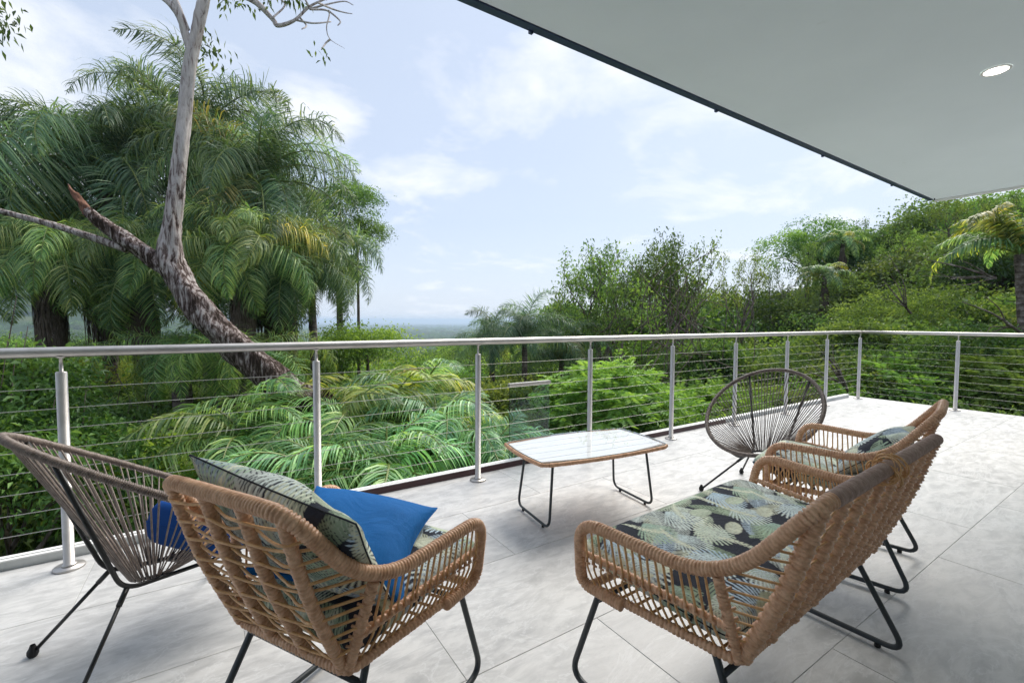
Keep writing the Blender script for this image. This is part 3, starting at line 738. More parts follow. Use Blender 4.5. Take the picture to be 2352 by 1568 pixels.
def crown_mesh(name, m, seed, rx, rz_, nblob, nclump, nleaf, size, flat=.5, hollow=.55, asp=.42, clr=.34):
    r_ = np.random.default_rng(seed); V = []; Q = []; T = []; n = 0
    bd = unit(r_.normal(size=(nblob, 3))); bd[:, 2] = np.abs(bd[:, 2])*1.1-.30
    bc = bd*np.array([rx, rx, rz_])*(hollow+.25*r_.random((nblob, 1))); br = rx*(.30+.22*r_.random(nblob))
    for k in range(nblob):
        cd = unit(r_.normal(size=(nclump, 3))+np.array([0, 0, .35])); cc = bc[k]+cd*br[k]*np.array([1, 1, .8])*(.75+.35*r_.random((nclump, 1)))
        cs = br[k]*clr
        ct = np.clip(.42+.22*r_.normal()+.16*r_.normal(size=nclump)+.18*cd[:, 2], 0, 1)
        lc = np.repeat(cc, nleaf, 0)+r_.normal(size=(nclump*nleaf, 3))*cs*np.array([1, 1, flat])
        ld = np.repeat(cd, nleaf, 0)*.7+r_.normal(size=(nclump*nleaf, 3))*.8; ld[:, 2] -= .15
        tt = np.clip(np.repeat(ct, nleaf)+.14*r_.normal(size=nclump*nleaf), 0, 1)
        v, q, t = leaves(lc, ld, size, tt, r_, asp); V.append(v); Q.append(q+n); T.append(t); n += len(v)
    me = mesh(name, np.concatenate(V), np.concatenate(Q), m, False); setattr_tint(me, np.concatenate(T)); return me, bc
def trunk_mesh(h, r0, limbs, seed, m=M_brown):
    r_ = np.random.default_rng(seed); b = MB()
    x = r_.normal(size=2)*.25
    main = cr([(0, 0, 0), (x[0]*.5, x[1]*.5, h*.4), (x[0], x[1], h*.75), (x[0]*.7, x[1]*.7, h)], 5)
    b.add(*tube(main, np.linspace(r0, r0*.45, len(main)), 8))
    for l in limbs:
        s = main[int(len(main)*r_.uniform(.45, .9))]
        e = np.array([l[0], l[1], h+l[2]]); p = cr([s, (s+e)/2+np.array([0, 0, -.15])+r_.normal(size=3)*.15, e], 5)
        b.add(*tube(p, np.linspace(r0*.38, r0*.08, len(p)), 6))
    return b.mesh('trunk', m)
# tree prototypes: crown + trunk meshes
TRP = [trunk_mesh(5.2, .17, [], 250+q) for q in range(2)]
TP = []
for k in range(6):
    m_ = [M_leaf, M_leaf, M_leafy, M_leaf, M_leafy, M_leaf][k]
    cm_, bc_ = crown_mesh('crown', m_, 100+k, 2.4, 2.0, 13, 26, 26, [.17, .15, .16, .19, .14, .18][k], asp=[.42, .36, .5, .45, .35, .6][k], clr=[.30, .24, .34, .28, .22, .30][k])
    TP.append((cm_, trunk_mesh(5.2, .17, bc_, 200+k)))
BP = []
for k in range(5):
    m_ = [M_leaf, M_leafy, M_leaf, M_leafy, M_leaf][k]
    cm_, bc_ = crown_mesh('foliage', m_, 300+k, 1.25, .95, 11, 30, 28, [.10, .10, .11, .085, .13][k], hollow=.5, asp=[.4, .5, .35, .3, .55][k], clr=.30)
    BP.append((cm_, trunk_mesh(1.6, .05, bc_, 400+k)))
_seen = {}
def tree(kind, k, p, sc, label, group=None, colr=None, name='broadleaf_tree', cat='tree', zsc=1.0, crown_z=None):
    cm_, tm_ = (TP if kind == 't' else BP)[k]
    x, y, zt_ = p; g_ = float(gz(x, y))
    q_ = _seen.get(label, 0); _seen[label] = q_+1
    if q_: label += ', '+('second', 'third', 'fourth', 'fifth', 'sixth')[min(q_, 5)-1]+' from left'
    o = empty(name, (x, y, g_)); tag(o, label, cat, group)
    hh = (5.2 if kind == 't' else 1.6)
    # crown centre at z of p; trunk stretched to reach it
    L = max(zt_-g_, .4)
    rz = rng.random()*6.28
    c = link('crown' if kind == 't' else 'foliage', cm_, o, loc=(0, 0, L), rot=(0, 0, rz)); c.scale = (sc, sc, sc*zsc)
    if colr: c.color = (*colr, 1)
    if kind == 't' and L/hh > 1.15*sc: tm_ = TRP[k % 2]
    t = link('trunk' if kind == 't' else 'stem', tm_, o, rot=(0, 0, rz)); t.scale = (sc, sc, L/hh)
    return o

# ---- palms
def frond_mesh(seed, L=3.8, nleaf=95, ll=.72, m=M_frond, droop=1.0, plume=.9, wid=.026, lift=.0):
    r_ = np.random.default_rng(seed)
    # rachis starts at the origin going +x and up, then arches down
    t = np.linspace(0, 1, 26); ang = (1.05+lift)-(1.75+.55*droop)*t**1.25
    dx = np.cos(ang); dz = np.sin(ang); st = L/25
    P = np.stack([np.cumsum(dx)*st, .12*np.sin(t*3+seed)*t, np.cumsum(dz)*st], 1); P = np.vstack([[0, 0, 0], P]); t = np.linspace(0, 1, 27)
    b = MB(); b.add(*tube(P, np.linspace(.030, .004, 27), 5, False)); nr = b.n
    T, N, B = frames(P)
    V = []; Q = []; tv = []; n = 0; ns = 5
    us = np.repeat(np.linspace(.10, .995, nleaf), 2); side = np.tile([1, -1], nleaf)
    us = us+.004*r_.normal(size=len(us)); us = np.clip(us, .05, 1)
    base = np.stack([np.interp(us, t, P[:, k]) for k in range(3)], 1); tan = unit(np.stack([np.interp(us, t, T[:, k]) for k in range(3)], 1))
    lat = np.stack([np.zeros(len(us)), side, np.zeros(len(us))], 1); lat = unit(lat-tan*(lat*tan).sum(1, keepdims=True))
    upn = unit(np.cross(tan, lat)*side[:, None]); upn = np.where(upn[:, 2:3] < 0, -upn, upn)
    length = ll*(np.sin(np.pi*np.clip(us*.9+.12, 0, 1))**.55)*(.85+.3*r_.random(len(us)))*(1-.45*us**4)
    d = unit(lat*1.0+tan*(.55+.5*us[:, None])+upn*(plume*.55*r_.normal(size=(len(us), 1))))
    cur = base.copy(); pts = [cur.copy()]; dd = d.copy()
    for s in range(ns-1):
        cur = cur+dd*(length/(ns-1))[:, None]; pts.append(cur.copy())
        dd = unit(dd+np.array([0, 0, -1])*(.30*droop+.20*s*droop+.12*r_.random((len(us), 1))))
    W = unit(np.cross(d, upn+.3*r_.normal(size=d.shape))); prof = np.array([.5, 1.0, .9, .6, .06])*wid
    for s in range(ns):
        V += [pts[s]+W*prof[s], pts[s]-W*prof[s]]
    V = np.stack(V, 1).reshape(-1, 3); k = np.arange(len(us))[:, None, None]*2*ns; s = np.arange(ns-1)[None, :, None]*2
    Q = (k+s+np.array([0, 1, 3, 2])[None, None]).reshape(-1, 4)
    b.add(V, Q)
    me = b.mesh('frond', m, False); me.materials.append(M_rachis)
    mi = np.zeros(len(me.polygons), np.int32); mi[:26*5] = 1; me.polygons.foreach_set('material_index', mi)
    lt = np.repeat(np.clip(.38+.3*r_.normal(size=len(us)), 0, 1), 2*ns)+np.tile(np.repeat(np.linspace(-.06, .22, ns), 2), len(us))
    setattr_tint(me, np.concatenate([np.full(nr, .7), np.clip(lt, 0, 1)])); return me
FR = [frond_mesh(1, 3.9, 120, .95, wid=.0125, plume=1.6), frond_mesh(2, 3.6, 112, 1.0, droop=1.2, wid=.0125, plume=1.6), frond_mesh(3, 4.1, 120, .90, droop=.8, plume=1.9, wid=.012), frond_mesh(4, 3.3, 105, .9, droop=1.4, plume=1.5, wid=.0125)]
FRy = [frond_mesh(11, 2.3, 46, .66, M_frond, 1.0, .4, .014), frond_mesh(12, 2.0, 42, .62, M_frond, 1.2, .4, .014)]
FRyy = [frond_mesh(13, 2.2, 46, .52, M_frondy, .5, .2, .017)]
FRf = [frond_mesh(21, 3.0, 42, .62, M_frond, 1.0, .6, .032), frond_mesh(22, 3.0, 42, .6, M_frondy, 1.1, .5, .034)]
def skirt_mesh(seed, Rr, L, n=260):
    r_ = np.random.default_rng(seed); a = r_.random(n)*2*np.pi; rr_ = Rr*(.25+.8*r_.random(n)**.6); z0 = -r_.random(n)*L*.35; l = L*(.35+.6*r_.random(n))
    b0 = np.stack([rr_*.45*np.cos(a), rr_*.45*np.sin(a), z0], 1); b1 = np.stack([rr_*np.cos(a), rr_*np.sin(a), z0-l*.4], 1); b2 = np.stack([rr_*.9*np.cos(a+.2), rr_*.9*np.sin(a+.2), z0-l], 1)
    W = np.stack([-np.sin(a), np.cos(a), 0*a], 1)*(.012+.022*r_.random(n))[:, None]
    V = np.stack([b0-W, b0+W, b1-W, b1+W, b2-W*.3, b2+W*.3], 1).reshape(-1, 3); i = np.arange(n)[:, None, None]*6
    Q = (i+np.array([[0, 1, 3, 2], [2, 3, 5, 4]])[None]).reshape(-1, 4)
    return mesh('dead_skirt', V, Q, M_dead, False)
SK = [skirt_mesh(1, .55, 3.2, 1300), skirt_mesh(2, .40, 2.6, 700)]
def palm(p, lean, label, nfr, fr, sc=1.0, skirt=None, tr=.16, el=(-1.25, .75), colr=None, name='palm_tree', group=None, trunk=True, cat='palm', seed=0):
    """p = crown heart; lean = xy offset of the foot"""
    r_ = np.random.default_rng(seed+50); x, y, z = p; fx, fy = x+lean[0], y+lean[1]; g_ = float(gz(fx, fy))
    o = empty(name, (fx, fy, g_)); tag(o, label, cat, group); h = z-g_
    if trunk:
        P = cr([(0, 0, 0), (-lean[0]*.25, -lean[1]*.25, h*.4), (-lean[0], -lean[1], h)], 12)
        MB().add(*tube(P, np.linspace(tr*1.25, tr*.8, len(P))*(1+.04*np.sin(np.arange(len(P))*2.0)), 12)).obj('trunk', M_pbark, o)
    hp = (-lean[0], -lean[1], h)
    for k in range(nfr):
        u = (k+.5)/nfr; az = k*2.39996+.25*r_.normal(); e = el[1]-(el[1]-el[0])*u**.85+.08*r_.normal()
        f = link('frond', fr[k % len(fr)], o, loc=hp, rot=(r_.normal()*.25, -e, az)); s_ = sc*(.85+.25*r_.random())*(1 if u > .12 else .8); f.scale = (s_, s_, s_)
        bt = r_.uniform(.8, 1.5); wb = r_.random() < .06; cc_ = colr or (1, 1, 1); f.color = (cc_[0]*bt*(2.0 if wb else 1+.2*r_.random()), cc_[1]*bt*(1.1 if wb else 1), cc_[2]*bt*(.6 if wb else 1), 1)
    if skirt is not None:
        s_ = link('dead_skirt', SK[skirt], o, loc=(hp[0], hp[1], hp[2]-.9*sc)); s_.scale = (sc*.95,)*3
    return o
G1 = 'tall shaggy palms left of the view'
palm(at(-70, 10.8, 400), (.3, .3), 'shaggy palm at the left picture edge with a dark hanging skirt', 30, FR, .9, 0, seed=1, group=G1)
palm(at(255, 11.5, 405), (-.1, .3), 'shaggy palm with grey dead skirt behind the broken bough', 38, FR, 1.0, 0, seed=2, group=G1)
palm(at(455, 13.5, 330), (.4, .3), 'tallest shaggy palm rising behind the pale tree trunk', 36, FR, .98, 1, seed=3, group=G1)
palm(at(600, 11.0, 430), (.5, -.2), 'shaggy palm on the right of the clump with brown skirt', 38, FR, .82, 0, seed=4, group=G1, colr=(1.1, 1.1, 1.0))
palm(at(560, 9.6, 590), (-.2, .3), 'shorter palm with arching yellow ribbed fronds below the clump', 32, [FR[1], FR[3]], .64, 1, tr=.13, seed=5, group=G1, colr=(2.0, 1.7, 1.0), el=(-1.0, .5))
palm(at(120, 9.8, 600), (.2, .2), 'lower drooping palm hanging over the left handrail', 30, [FR[1], FR[3]], .70, 1, tr=.13, seed=6, group=G1, colr=(1.9, 1.6, .9), el=(-1.0, .4))
palm(at(715, 12.2, 600), (.2, .2), 'dark palm with trailing fronds beside the open sky', 24, FR, .66, None, tr=.12, seed=7, group=G1, el=(-1.0, .4))
palm(at(335, 10.4, 600), (.1, .3), 'low drooping palm filling behind the fork of the pale tree', 34, [FR[1], FR[3]], .70, 1, tr=.12, seed=14, group=G1, colr=(1.5, 1.35, .85), el=(-1.35, .2))
palm(at(655, 10.6, 600), (.1, .3), 'low palm with long hanging fronds at the right side of the clump', 34, [FR[1], FR[3]], .72, 1, tr=.12, seed=15, group=G1, colr=(1.1, 1.1, .95), el=(-1.35, .3))
palm(at(470, 11.6, 560), (.1, .3), 'middle palm of the clump just right of the pale trunk', 34, FR, .72, 1, tr=.12, seed=16, group=G1, colr=(.95, 1.0, .95), el=(-1.3, .3))
palm(at(110, 11.8, 520), (.1, .3), 'middle palm of the clump above the side branch', 32, FR, .75, 1, tr=.12, seed=17, group=G1, colr=(1.2, 1.15, .9), el=(-1.3, .4))
# extra bare trunks
def bare_trunk(vx, d, y0, label, r0=.14):
    p = at(vx, d, y0); g_ = float(gz(p[0], p[1])); o = empty('palm_tree', (p[0], p[1], g_)); tag(o, label, 'palm')
    P = cr([(0, 0, 0), (.08, 0, (p[2]-g_)*.5), (0, .05, p[2]-g_)], 12); MB().add(*tube(P, np.linspace(r0*1.2, r0, len(P)), 12)).obj('trunk', M_pbark, o)
    for k in range(10):
        f = link('frond', FR[k % 4], o, loc=(0, .05, p[2]-g_), rot=(0, rng.uniform(.5, 1.2), k*2.4)); f.scale = (.5,)*3; f.color = (1.9, 1.7, .8, 1)
bare_trunk(410, 9.2, 790, 'palm with thick grey ringed trunk below the handrail', .17)
bare_trunk(592, 8.6, 790, 'palm with pale slender trunk right under the leaning bough', .12)
bare_trunk(498, 9.8, 790, 'palm with narrow whitish trunk between two thicker trunks', .10)
# dark blue-green palms seen through the glass
palm(at(1205, 13.5, 790), (.1, .1), 'dark upright palm behind the tinted glass panel', 20, FR, .52, None, tr=.10, seed=8, colr=(.8, .95, 1.15), el=(-.6, 1.1), group='dark palms beyond the glass panel')
palm(at(1130, 15.0, 800), (.1, .1), 'dark palm left of the tinted glass panel', 18, FR, .52, None, tr=.10, seed=9, colr=(.8, .95, 1.1), el=(-.6, 1.0), group='dark palms beyond the glass panel')
palm(at(1290, 15.0, 830), (.1, .1), 'dark arching palm right of the tinted glass panel', 20, FR, .60, None, tr=.10, seed=10, colr=(.75, .9, .95), el=(-.6, .8), group='dark palms beyond the glass panel')
# young feathery palms just past the railing
yp = [((800, 6.4, 1010), FRy, (1.7, 1.7, .85), 'young palm with long fronds under the second railing bay'), ((880, 7.2, 980), FRyy, (1.0, 1.2, .8), 'yellow fronded young palm among the green ones'),
      ((1010, 6.6, 1020), FRy, (1.5, 1.8, 1.7), 'silvery green young palm beside the third post'), ((650, 6.4, 1020), FRy, (1.5, 1.7, 1.0), 'young palm fanning below the leaning bough'),
      ((880, 5.4, 1130), FRy, (2.0, 2.2, 1.6), 'small pale young palm closest to the curb'), ((960, 8.2, 950), FRy, (1.5, 1.8, 1.5), 'young palm arching over its silvery neighbour'),
      ((560, 6.0, 1060), FRy, (1.6, 1.6, .8), 'young palm behind the armchair back'), ((1100, 6.3, 1080), FRy, (1.3, 1.6, 1.4), 'young palm low behind the third post'),
      ((740, 5.3, 1160), FRy, (1.3, 1.6, 1.1), 'dark young palm low behind the second post')]
for k, (q, fr_, c_, lb) in enumerate(yp):
    palm(at(q[0], q[1], q[2]), (.05, .05), lb, 15, fr_, .78, None, tr=.06, el=(-.45, .7), colr=c_, name='young_palm', group='young palms past the railing', seed=20+k)
# hillside palms
palm(at(1928, 24, 560), (.2, .2), 'tufted palm standing up on the hillside skyline', 22, [FRf[0], FRf[0], FRf[0], FRf[1]], .55, 1, tr=.12, seed=40, colr=(1.3, 1.35, 1.0), el=(-1.1, .8), group='hillside palms')
palm(at(1890, 21, 635), (.2, .2), 'shaggy hillside palm with brown dead fronds', 20, [FRf[0], FRf[0], FRf[1]], .50, 1, tr=.12, seed=41, colr=(1.2, 1.2, .9), el=(-1.1, .6), group='hillside palms')
palm(at(2330, 11.5, 585), (.2, -.2), 'large green and yellow coconut type palm at the right edge', 22, [FRf[0], FRf[0], FRf[0], FRf[1]], .74, None, tr=.12, seed=42, colr=(1.3, 1.35, .9), el=(-.5, .9), group='hillside palms')

# ---- leaning pale tree in front of the palms
def pale_tree():
    D0 = 6.2
    def pt(vx, vy, d, dia): p = at(vx, d, vy); return [p[0], p[1], p[2], dia*(.74 if dia > 62 else .62 if dia > 15 else .9)/1045*d/2]
    foot = at(800, 7.0, 1100); g_ = float(gz(foot[0], foot[1]))
    o = empty('pale_tree', (foot[0], foot[1], g_)); tag(o, 'leaning pale barked tree with a dark mossy fork and broken bough', 'tree')
    org = np.array([foot[0], foot[1], g_])
    def limb(name, pts, m=M_bark, seg=18, rough_=.07, parent=o):
        Q = cr(np.array(pts), 8); P = Q[:, :3]-org; r0 = np.maximum(Q[:, 3], .002)
        V, Fc = tube(P, r0, seg); n = len(P)*seg; c = np.repeat(P, seg, 0); d = V[:n]-c
        ph = np.arange(n); a = (ph % seg)/seg*6.283; s = ph//seg
        k_ = 1+rough_*(np.sin(a*3+s*.35)+.7*np.sin(a*5-s*.22+1)+.5*np.sin(a*2+s*.6)+.8*rng.normal(size=n)*.5); V[:n] = c+d*k_[:, None]
        return MB().add(V, Fc).obj(name, m, parent)
    base = [foot[0], foot[1], g_-.3, .34]
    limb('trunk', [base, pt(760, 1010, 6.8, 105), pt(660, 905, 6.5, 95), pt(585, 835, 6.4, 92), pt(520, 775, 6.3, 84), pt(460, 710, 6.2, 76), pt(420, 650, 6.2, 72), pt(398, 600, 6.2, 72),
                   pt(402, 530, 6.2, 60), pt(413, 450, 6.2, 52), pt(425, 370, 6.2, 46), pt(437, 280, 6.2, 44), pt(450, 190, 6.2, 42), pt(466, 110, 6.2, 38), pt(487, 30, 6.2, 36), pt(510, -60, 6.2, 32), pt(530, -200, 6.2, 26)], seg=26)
    bg_ = limb('bough', [pt(402, 625, 6.2, 66), pt(350, 588, 6.15, 60), pt(300, 556, 6.1, 56), pt(262, 528, 6.05, 50), pt(228, 503, 6.0, 42), pt(212, 488, 6.0, 36)], M_bark2)
    bk = limb('broken_end', [pt(222, 498, 6.0, 34), pt(205, 478, 6.0, 27), pt(190, 458, 5.98, 20), pt(176, 440, 5.97, 7), pt(170, 428, 5.97, 2)], M_raw, 12, .25)
    limb('side_branch', [pt(300, 575, 6.1, 30), pt(240, 553, 6.05, 27), pt(160, 528, 6.0, 24), pt(80, 505, 5.9, 21), pt(0, 484, 5.8, 20), pt(-90, 455, 5.7, 16)], seg=12)
    limb('fork_limb', [pt(458, 150, 6.2, 26), pt(446, 100, 6.15, 25), pt(430, 55, 6.1, 24), pt(400, 22, 6.1, 20), pt(350, -5, 6.1, 18), pt(300, -40, 6.1, 15)], seg=12)
    limb('fork_limb', [pt(450, 90, 6.15, 12), pt(430, 40, 6.1, 14), pt(405, -20, 6.1, 13), pt(380, -80, 6.1, 10)], seg=10)
    limb('side_branch', [pt(492, -20, 6.2, 20), pt(540, 4, 6.3, 16), pt(600, 28, 6.4, 14), pt(640, 66, 6.5, 11), pt(652, 80, 6.5, 10), pt(690, 68, 6.5, 7.5), pt(722, 40, 6.6, 6), pt(760, 22, 6.6, 4), pt(795, 10, 6.6, 3), pt(822, 18, 6.6, 1.2)], seg=10)
    tw = [[(722, 45), (760, 35), (800, 28), (820, 36)], [(722, 40), (705, 8), (690, -30)], [(740, 30), (775, 45), (800, 52), (818, 55)], [(724, 45), (765, 50), (760, 85), (768, 110), (800, 130)], [(768, 110), (758, 118), (748, 132)],
          [(690, 68), (730, 75), (770, 72)], [(760, 24), (780, 0), (790, -20)], [(640, 64), (668, 35), (640, 12)], [(700, 20), (650, 10), (620, -10)], [(700, 62), (715, 80), (705, 88)], [(765, 48), (790, 70), (785, 80)]]
    V = []; tips = []
    for q in tw:
        pts = [pt(a, b, 6.55+.1*rng.normal(), 5.0*(1-.22*i)) for i, (a, b) in enumerate(q)]; limb('twig', pts, M_bark, 6, .02); tips.append(pts[-1][:3])
    # leaves: clusters of small oval leaves near the twigs
    r_ = np.random.default_rng(5); C = []
    for vx, vy, n in ((560, 15, 22), (600, 8, 26), (645, -2, 30), (690, 20, 26), (720, -8, 22), (745, 135, 12), (700, 8, 18), (530, 25, 18), (575, 40, 8), (500, 130, 30), (495, 100, 20), (490, 150, 20), (620, 20, 10)):
        C.append(np.array(pt(vx, vy, 6.5, 1)[:3])+r_.normal(size=(n, 3))*np.array([.10, .10, .06]))
    for vx, vy, n in ((5, 40, 40), (25, 75, 34), (0, 100, 26), (35, 50, 16), (-30, 60, 60), (-40, 20, 60), (12, 15, 30)):
        C.append(np.array(pt(vx, vy, 5.9, 1)[:3])+r_.normal(size=(n, 3))*np.array([.13, .13, .08]))
    C = np.concatenate(C); v, q, t = leaves(C-org, np.tile([.2, .1, -.8], (len(C), 1))+.6*r_.normal(size=(len(C), 3)), .085, np.clip(.3+.3*r_.normal(size=len(C)), 0, 1), r_, .42)
    me = mesh('leaves', v, q, M_leaf, False); setattr_tint(me, t); lo = link('leaves', me, o); tag(lo, kind='stuff')
    limb('side_branch', [pt(-130, -40, 5.9, 12), pt(-50, 20, 5.9, 8), pt(10, 50, 5.9, 5), pt(40, 62, 5.9, 2)], seg=8)
    # small vine tufts at the fork
pale_tree()

# ---- open-branched skyline trees
def branching(seed, h, r0, spread, lean=(0, 0), levels=5, leafn=14, size=.16, m=M_leaf, first=.35):
    r_ = np.random.default_rng(seed); b = MB(); tips = []
    def grow(p, d, L, r, lv):
        n = 5; pts = [p]; dd = d.copy()
        for k in range(n-1):
            dd = unit(dd+r_.normal(size=3)*.16+np.array([0, 0, .05])); pts.append(pts[-1]+dd*L/(n-1))
        b.add(*tube(np.array(pts), np.linspace(r, r*.62, n), 7 if lv > 2 else 4, False))
        if lv <= 2:
            for q in pts[2:]: tips.append(q)
        if lv == 0: return
        for k in range(2 if lv < levels else 3):
            a = r_.random()*6.28; side = unit(np.cross(dd, [math.cos(a), math.sin(a), .2])); nd = unit(dd+side*spread*(.7+.5*r_.random())+np.array([0, 0, .08]))
            grow(pts[-1 if k < 2 else 3], nd, L*r_.uniform(.62, .85), r*.60, lv-1)
    grow(np.zeros(3), unit(np.array([lean[0], lean[1], 1.0])), h*first, r0, levels)
    tips = np.array(tips); tips = tips[r_.random(len(tips)) < .75]
    C = np.repeat(tips, leafn, 0)+r_.normal(size=(len(tips)*leafn, 3))*.17; ct = np.clip(np.repeat(.45+.22*r_.normal(size=len(tips)), leafn)+.1*r_.normal(size=len(C)), 0, 1)
    v, q, t = leaves(C, r_.normal(size=C.shape)+np.array([0, 0, -.2]), size, ct, r_, .42)
    me = mesh('crown', v, q, m, False); setattr_tint(me, t)
    return b.mesh('trunk', M_brown if seed != 32 else M_pbark), me
BR = [branching(31, 7.5, .16, .60, (.15, 0), 6, 5, .16, M_leafy), branching(32, 8.0, .14, .55, (-.1, .1), 6, 5, .17), branching(33, 7.0, .13, .7, (0, 0), 5, 9, .17, M_leaf)]
def skytree(k, p, sc, label, rz=0.0, colr=None, group=None):
    g_ = float(gz(p[0], p[1])); o = empty('branching_tree', (p[0], p[1], g_), rz); tag(o, label, 'tree', group)
    a = link('trunk', BR[k][0], o); c = link('crown', BR[k][1], o)
    zmax = max(v.co.z for v in BR[k][1].vertices); s = (p[2]-g_)/zmax
    for q in (a, c): q.scale = (sc*s, sc*s, s)
    if colr: c.color = (*colr, 1)
skytree(0, at(1420, 16, 545), .9, 'open crowned tree with light green leaves left of the gap on the skyline', .6, (1.1, 1.1, .9))
skytree(1, at(1640, 16.5, 515), .75, 'thin branched tallest tree with bare twigs over the middle posts', 2.0, (.9, 1, .9))
skytree(2, at(1330, 15, 640), .8, 'low open tree at the left end of the hillside', 1.0, (1, 1, .9))
skytree(2, at(1530, 18, 560), .9, 'open tree standing between the two tallest middle ones', 3.2, (1.1, 1.1, .9))
skytree(1, at(1985, 26, 490), .9, 'wispy tree behind the tufted hillside palm', .3, (1, 1, 1))
skytree(0, at(2200, 19, 440), .7, 'branching tree reaching up under the roof corner', 1.3, (1, 1, .9))
for k_, (vx_, d_, vy_, sc_, lb_) in enumerate(((1390, 17, 575, .6, 'slim airy tree just left of the gap'), (1480, 15.5, 535, .7, 'tall airy tree above the lime shrub'), (1580, 17, 530, .8, 'open tree with grey limbs left of the tallest'), (1700, 17, 560, .6, 'bare twigged tree right of the tallest'),
      (1790, 21, 600, .7, 'airy tree over the round cord chair'), (1850, 23, 545, .7, 'wispy tree left of the tufted palm'), (2050, 22, 520, .7, 'loose tree right of the tufted palm'), (2130, 20, 475, .6, 'tree with yellow tips below the roof corner'), (2260, 18, 455, .6, 'wispy tree left of the coconut type palm'), (2380, 17, 440, .6, 'wispy tree at the right picture edge'))):
    skytree(k_ % 3, at(vx_, d_, vy_), sc_, lb_, 1.7*k_, [(1.3, 1.25, 1), (1, 1.1, 1), (1.5, 1.35, .9)][k_ % 3])
skytree(2, at(2320, 22, 430), .9, 'fine leaved tree at the far right skyline', 2.3, (1, 1, .9))
for k_, (vx_, vy_, sc_, lb_) in enumerate(((785, 470, .55, 'upper leafy crown showing past the right edge of the palms'), (822, 540, .46, 'outer leafy crown reaching furthest into the sky gap'), (775, 620, .58, 'lower leafy crown behind the trailing palm'))):
    tree('t', 1, at(vx_, 15.5+k_*.5, vy_), sc_, lb_, None, (1.1, 1.3, 1.2))
tree('t', 2, at(835, 15.0, 815), .62, 'bright green tree top just over the handrail right of the palms', None, (1.3, 1.4, 1.0))

# ---- right hillside mass, mid trees, bushes
_bays = [(148, 'left of the first post'), (725, 'in the first full bay'), (1098, 'left of the third post'), (1352, 'behind the glass panel'), (1541, 'behind the table'), (1688, 'near the fifth post'), (1895, 'behind the round cord chair'), (1975, 'at the corner post'), (2200, 'behind the short railing'), (9999, 'past the last post')]
def where(vx, row): return ('nearest row' , 'second row', 'third row', 'fourth row', 'farthest row')[row]+' '+next(b for a, b in _bays if vx < a)
GH = 'broadleaf trees massed on the right hillside'
GM = 'trees in the valley beyond the railing'
GB = 'bushes below the railing'
hill_lab = ['dense dark green tree uphill', 'small leaved green tree uphill', 'bright yellow green tree uphill', 'large leaved dark tree uphill', 'fine leaved yellow green tree uphill', 'broad glossy leaved tree uphill']
r_ = np.random.default_rng(77)
skyl = [(1270, 700), (1350, 700), (1450, 700), (1600, 680), (1740, 640), (1860, 600), (1960, 575), (2060, 545), (2150, 505), (2260, 490), (2400, 490), (2700, 450)]
def sky_y(vx): return float(np.interp(vx, [a for a, b_ in skyl], [b_ for a, b_ in skyl]))
for row, (d, off, st) in enumerate(((27, -10, 115), (22, 45, 120), (17, 110, 130), (13.5, 180, 105), (11.5, 270, 130))):
    vx = 1290+row*37
    if row >= 3: vx = 1420+row*30
    while vx < 2700:
        y = sky_y(vx)+off+38*r_.normal(); y = min(y, 940)
        k = int(r_.integers(6)); sc = (.9+.35*r_.random())*(1.05 if row < 2 else .85 if row < 3 else .55)
        p = at(vx, d, y+1.7*sc*1045/d)
        c_ = [(1.1, 1.05, 1), (.8, .95, .8), (1.2, 1.25, .9), (1.1, 1.1, .85), (.7, .8, .8), (1.4, 1.35, 1.0)][int(r_.integers(6))]
        tree('t', k, p, sc, hill_lab[k]+', '+where(vx, 4-row), GH, c_)
        vx += st*(.8+.4*r_.random())
# tangle of dry vines
def vines():
    o = empty('dry_vines', tuple(at(1560, 12.2)*np.array([1, 1, 0])+np.array([0, 0, float(gz(*at(1560, 12.2)[:2]))]))); tag(o, 'grey brown tangle of dry hanging vines in the middle of the hillside', 'vines')
    base = np.array(o.location); rv = np.random.default_rng(3)
    for k in range(34):
        a = at(1560+55*rv.normal(), 12.3+.5*rv.normal(), 650+40*rv.normal()); c = at(1575+75*rv.normal(), 12.0+.5*rv.normal(), 860+50*rv.normal())
        m_ = (a+c)/2+rv.normal(size=3)*.45
        MB().add(*tube(cr([a-base, m_-base, c-base], 6), .006+.008*rv.random(), 4, False)).obj('vine', M_brown, o)
vines()
def dead_branches(vx0, vy0, vx1, vy1, d, n, label):
    a, c = at(vx0, d, vy0), at(vx1, d, vy1); g_ = float(gz(c[0], c[1])); o = empty('bare_branch', tuple(c)); tag(o, label, 'branch'); rv = np.random.default_rng(int(vx0))
    for k in range(n):
        e = a+(a-c)*rv.uniform(-.35, .1)+rv.normal(size=3)*np.linalg.norm(a-c)*.16*(k > 0)
        s = c+(a-c)*rv.uniform(0, .25)*(k > 0); m_ = (s+e)/2+rv.normal(size=3)*.06
        MB().add(*tube(cr([s-c, m_-c, e-c], 6), np.linspace(.03, .008, 13)*(1 if k == 0 else .6), 6)).obj('twig', M_pbark, o)
dead_branches(2200, 690, 2345, 765, 9.6, 4, 'pale bare branch slanting down towards the far right handrail')
dead_branches(2130, 600, 2280, 640, 10.6, 6, 'pale dry frond stems above the far right handrail')
dead_branches(2020, 640, 2090, 720, 12.0, 6, 'grey bare twigs in the hillside above the corner post')
dead_branches(1740, 660, 1700, 760, 13.0, 6, 'grey bare twigs above the round cord chair')
dead_branches(1880, 800, 1955, 905, 10.4, 8, 'thin whitish bare stems behind the corner post')
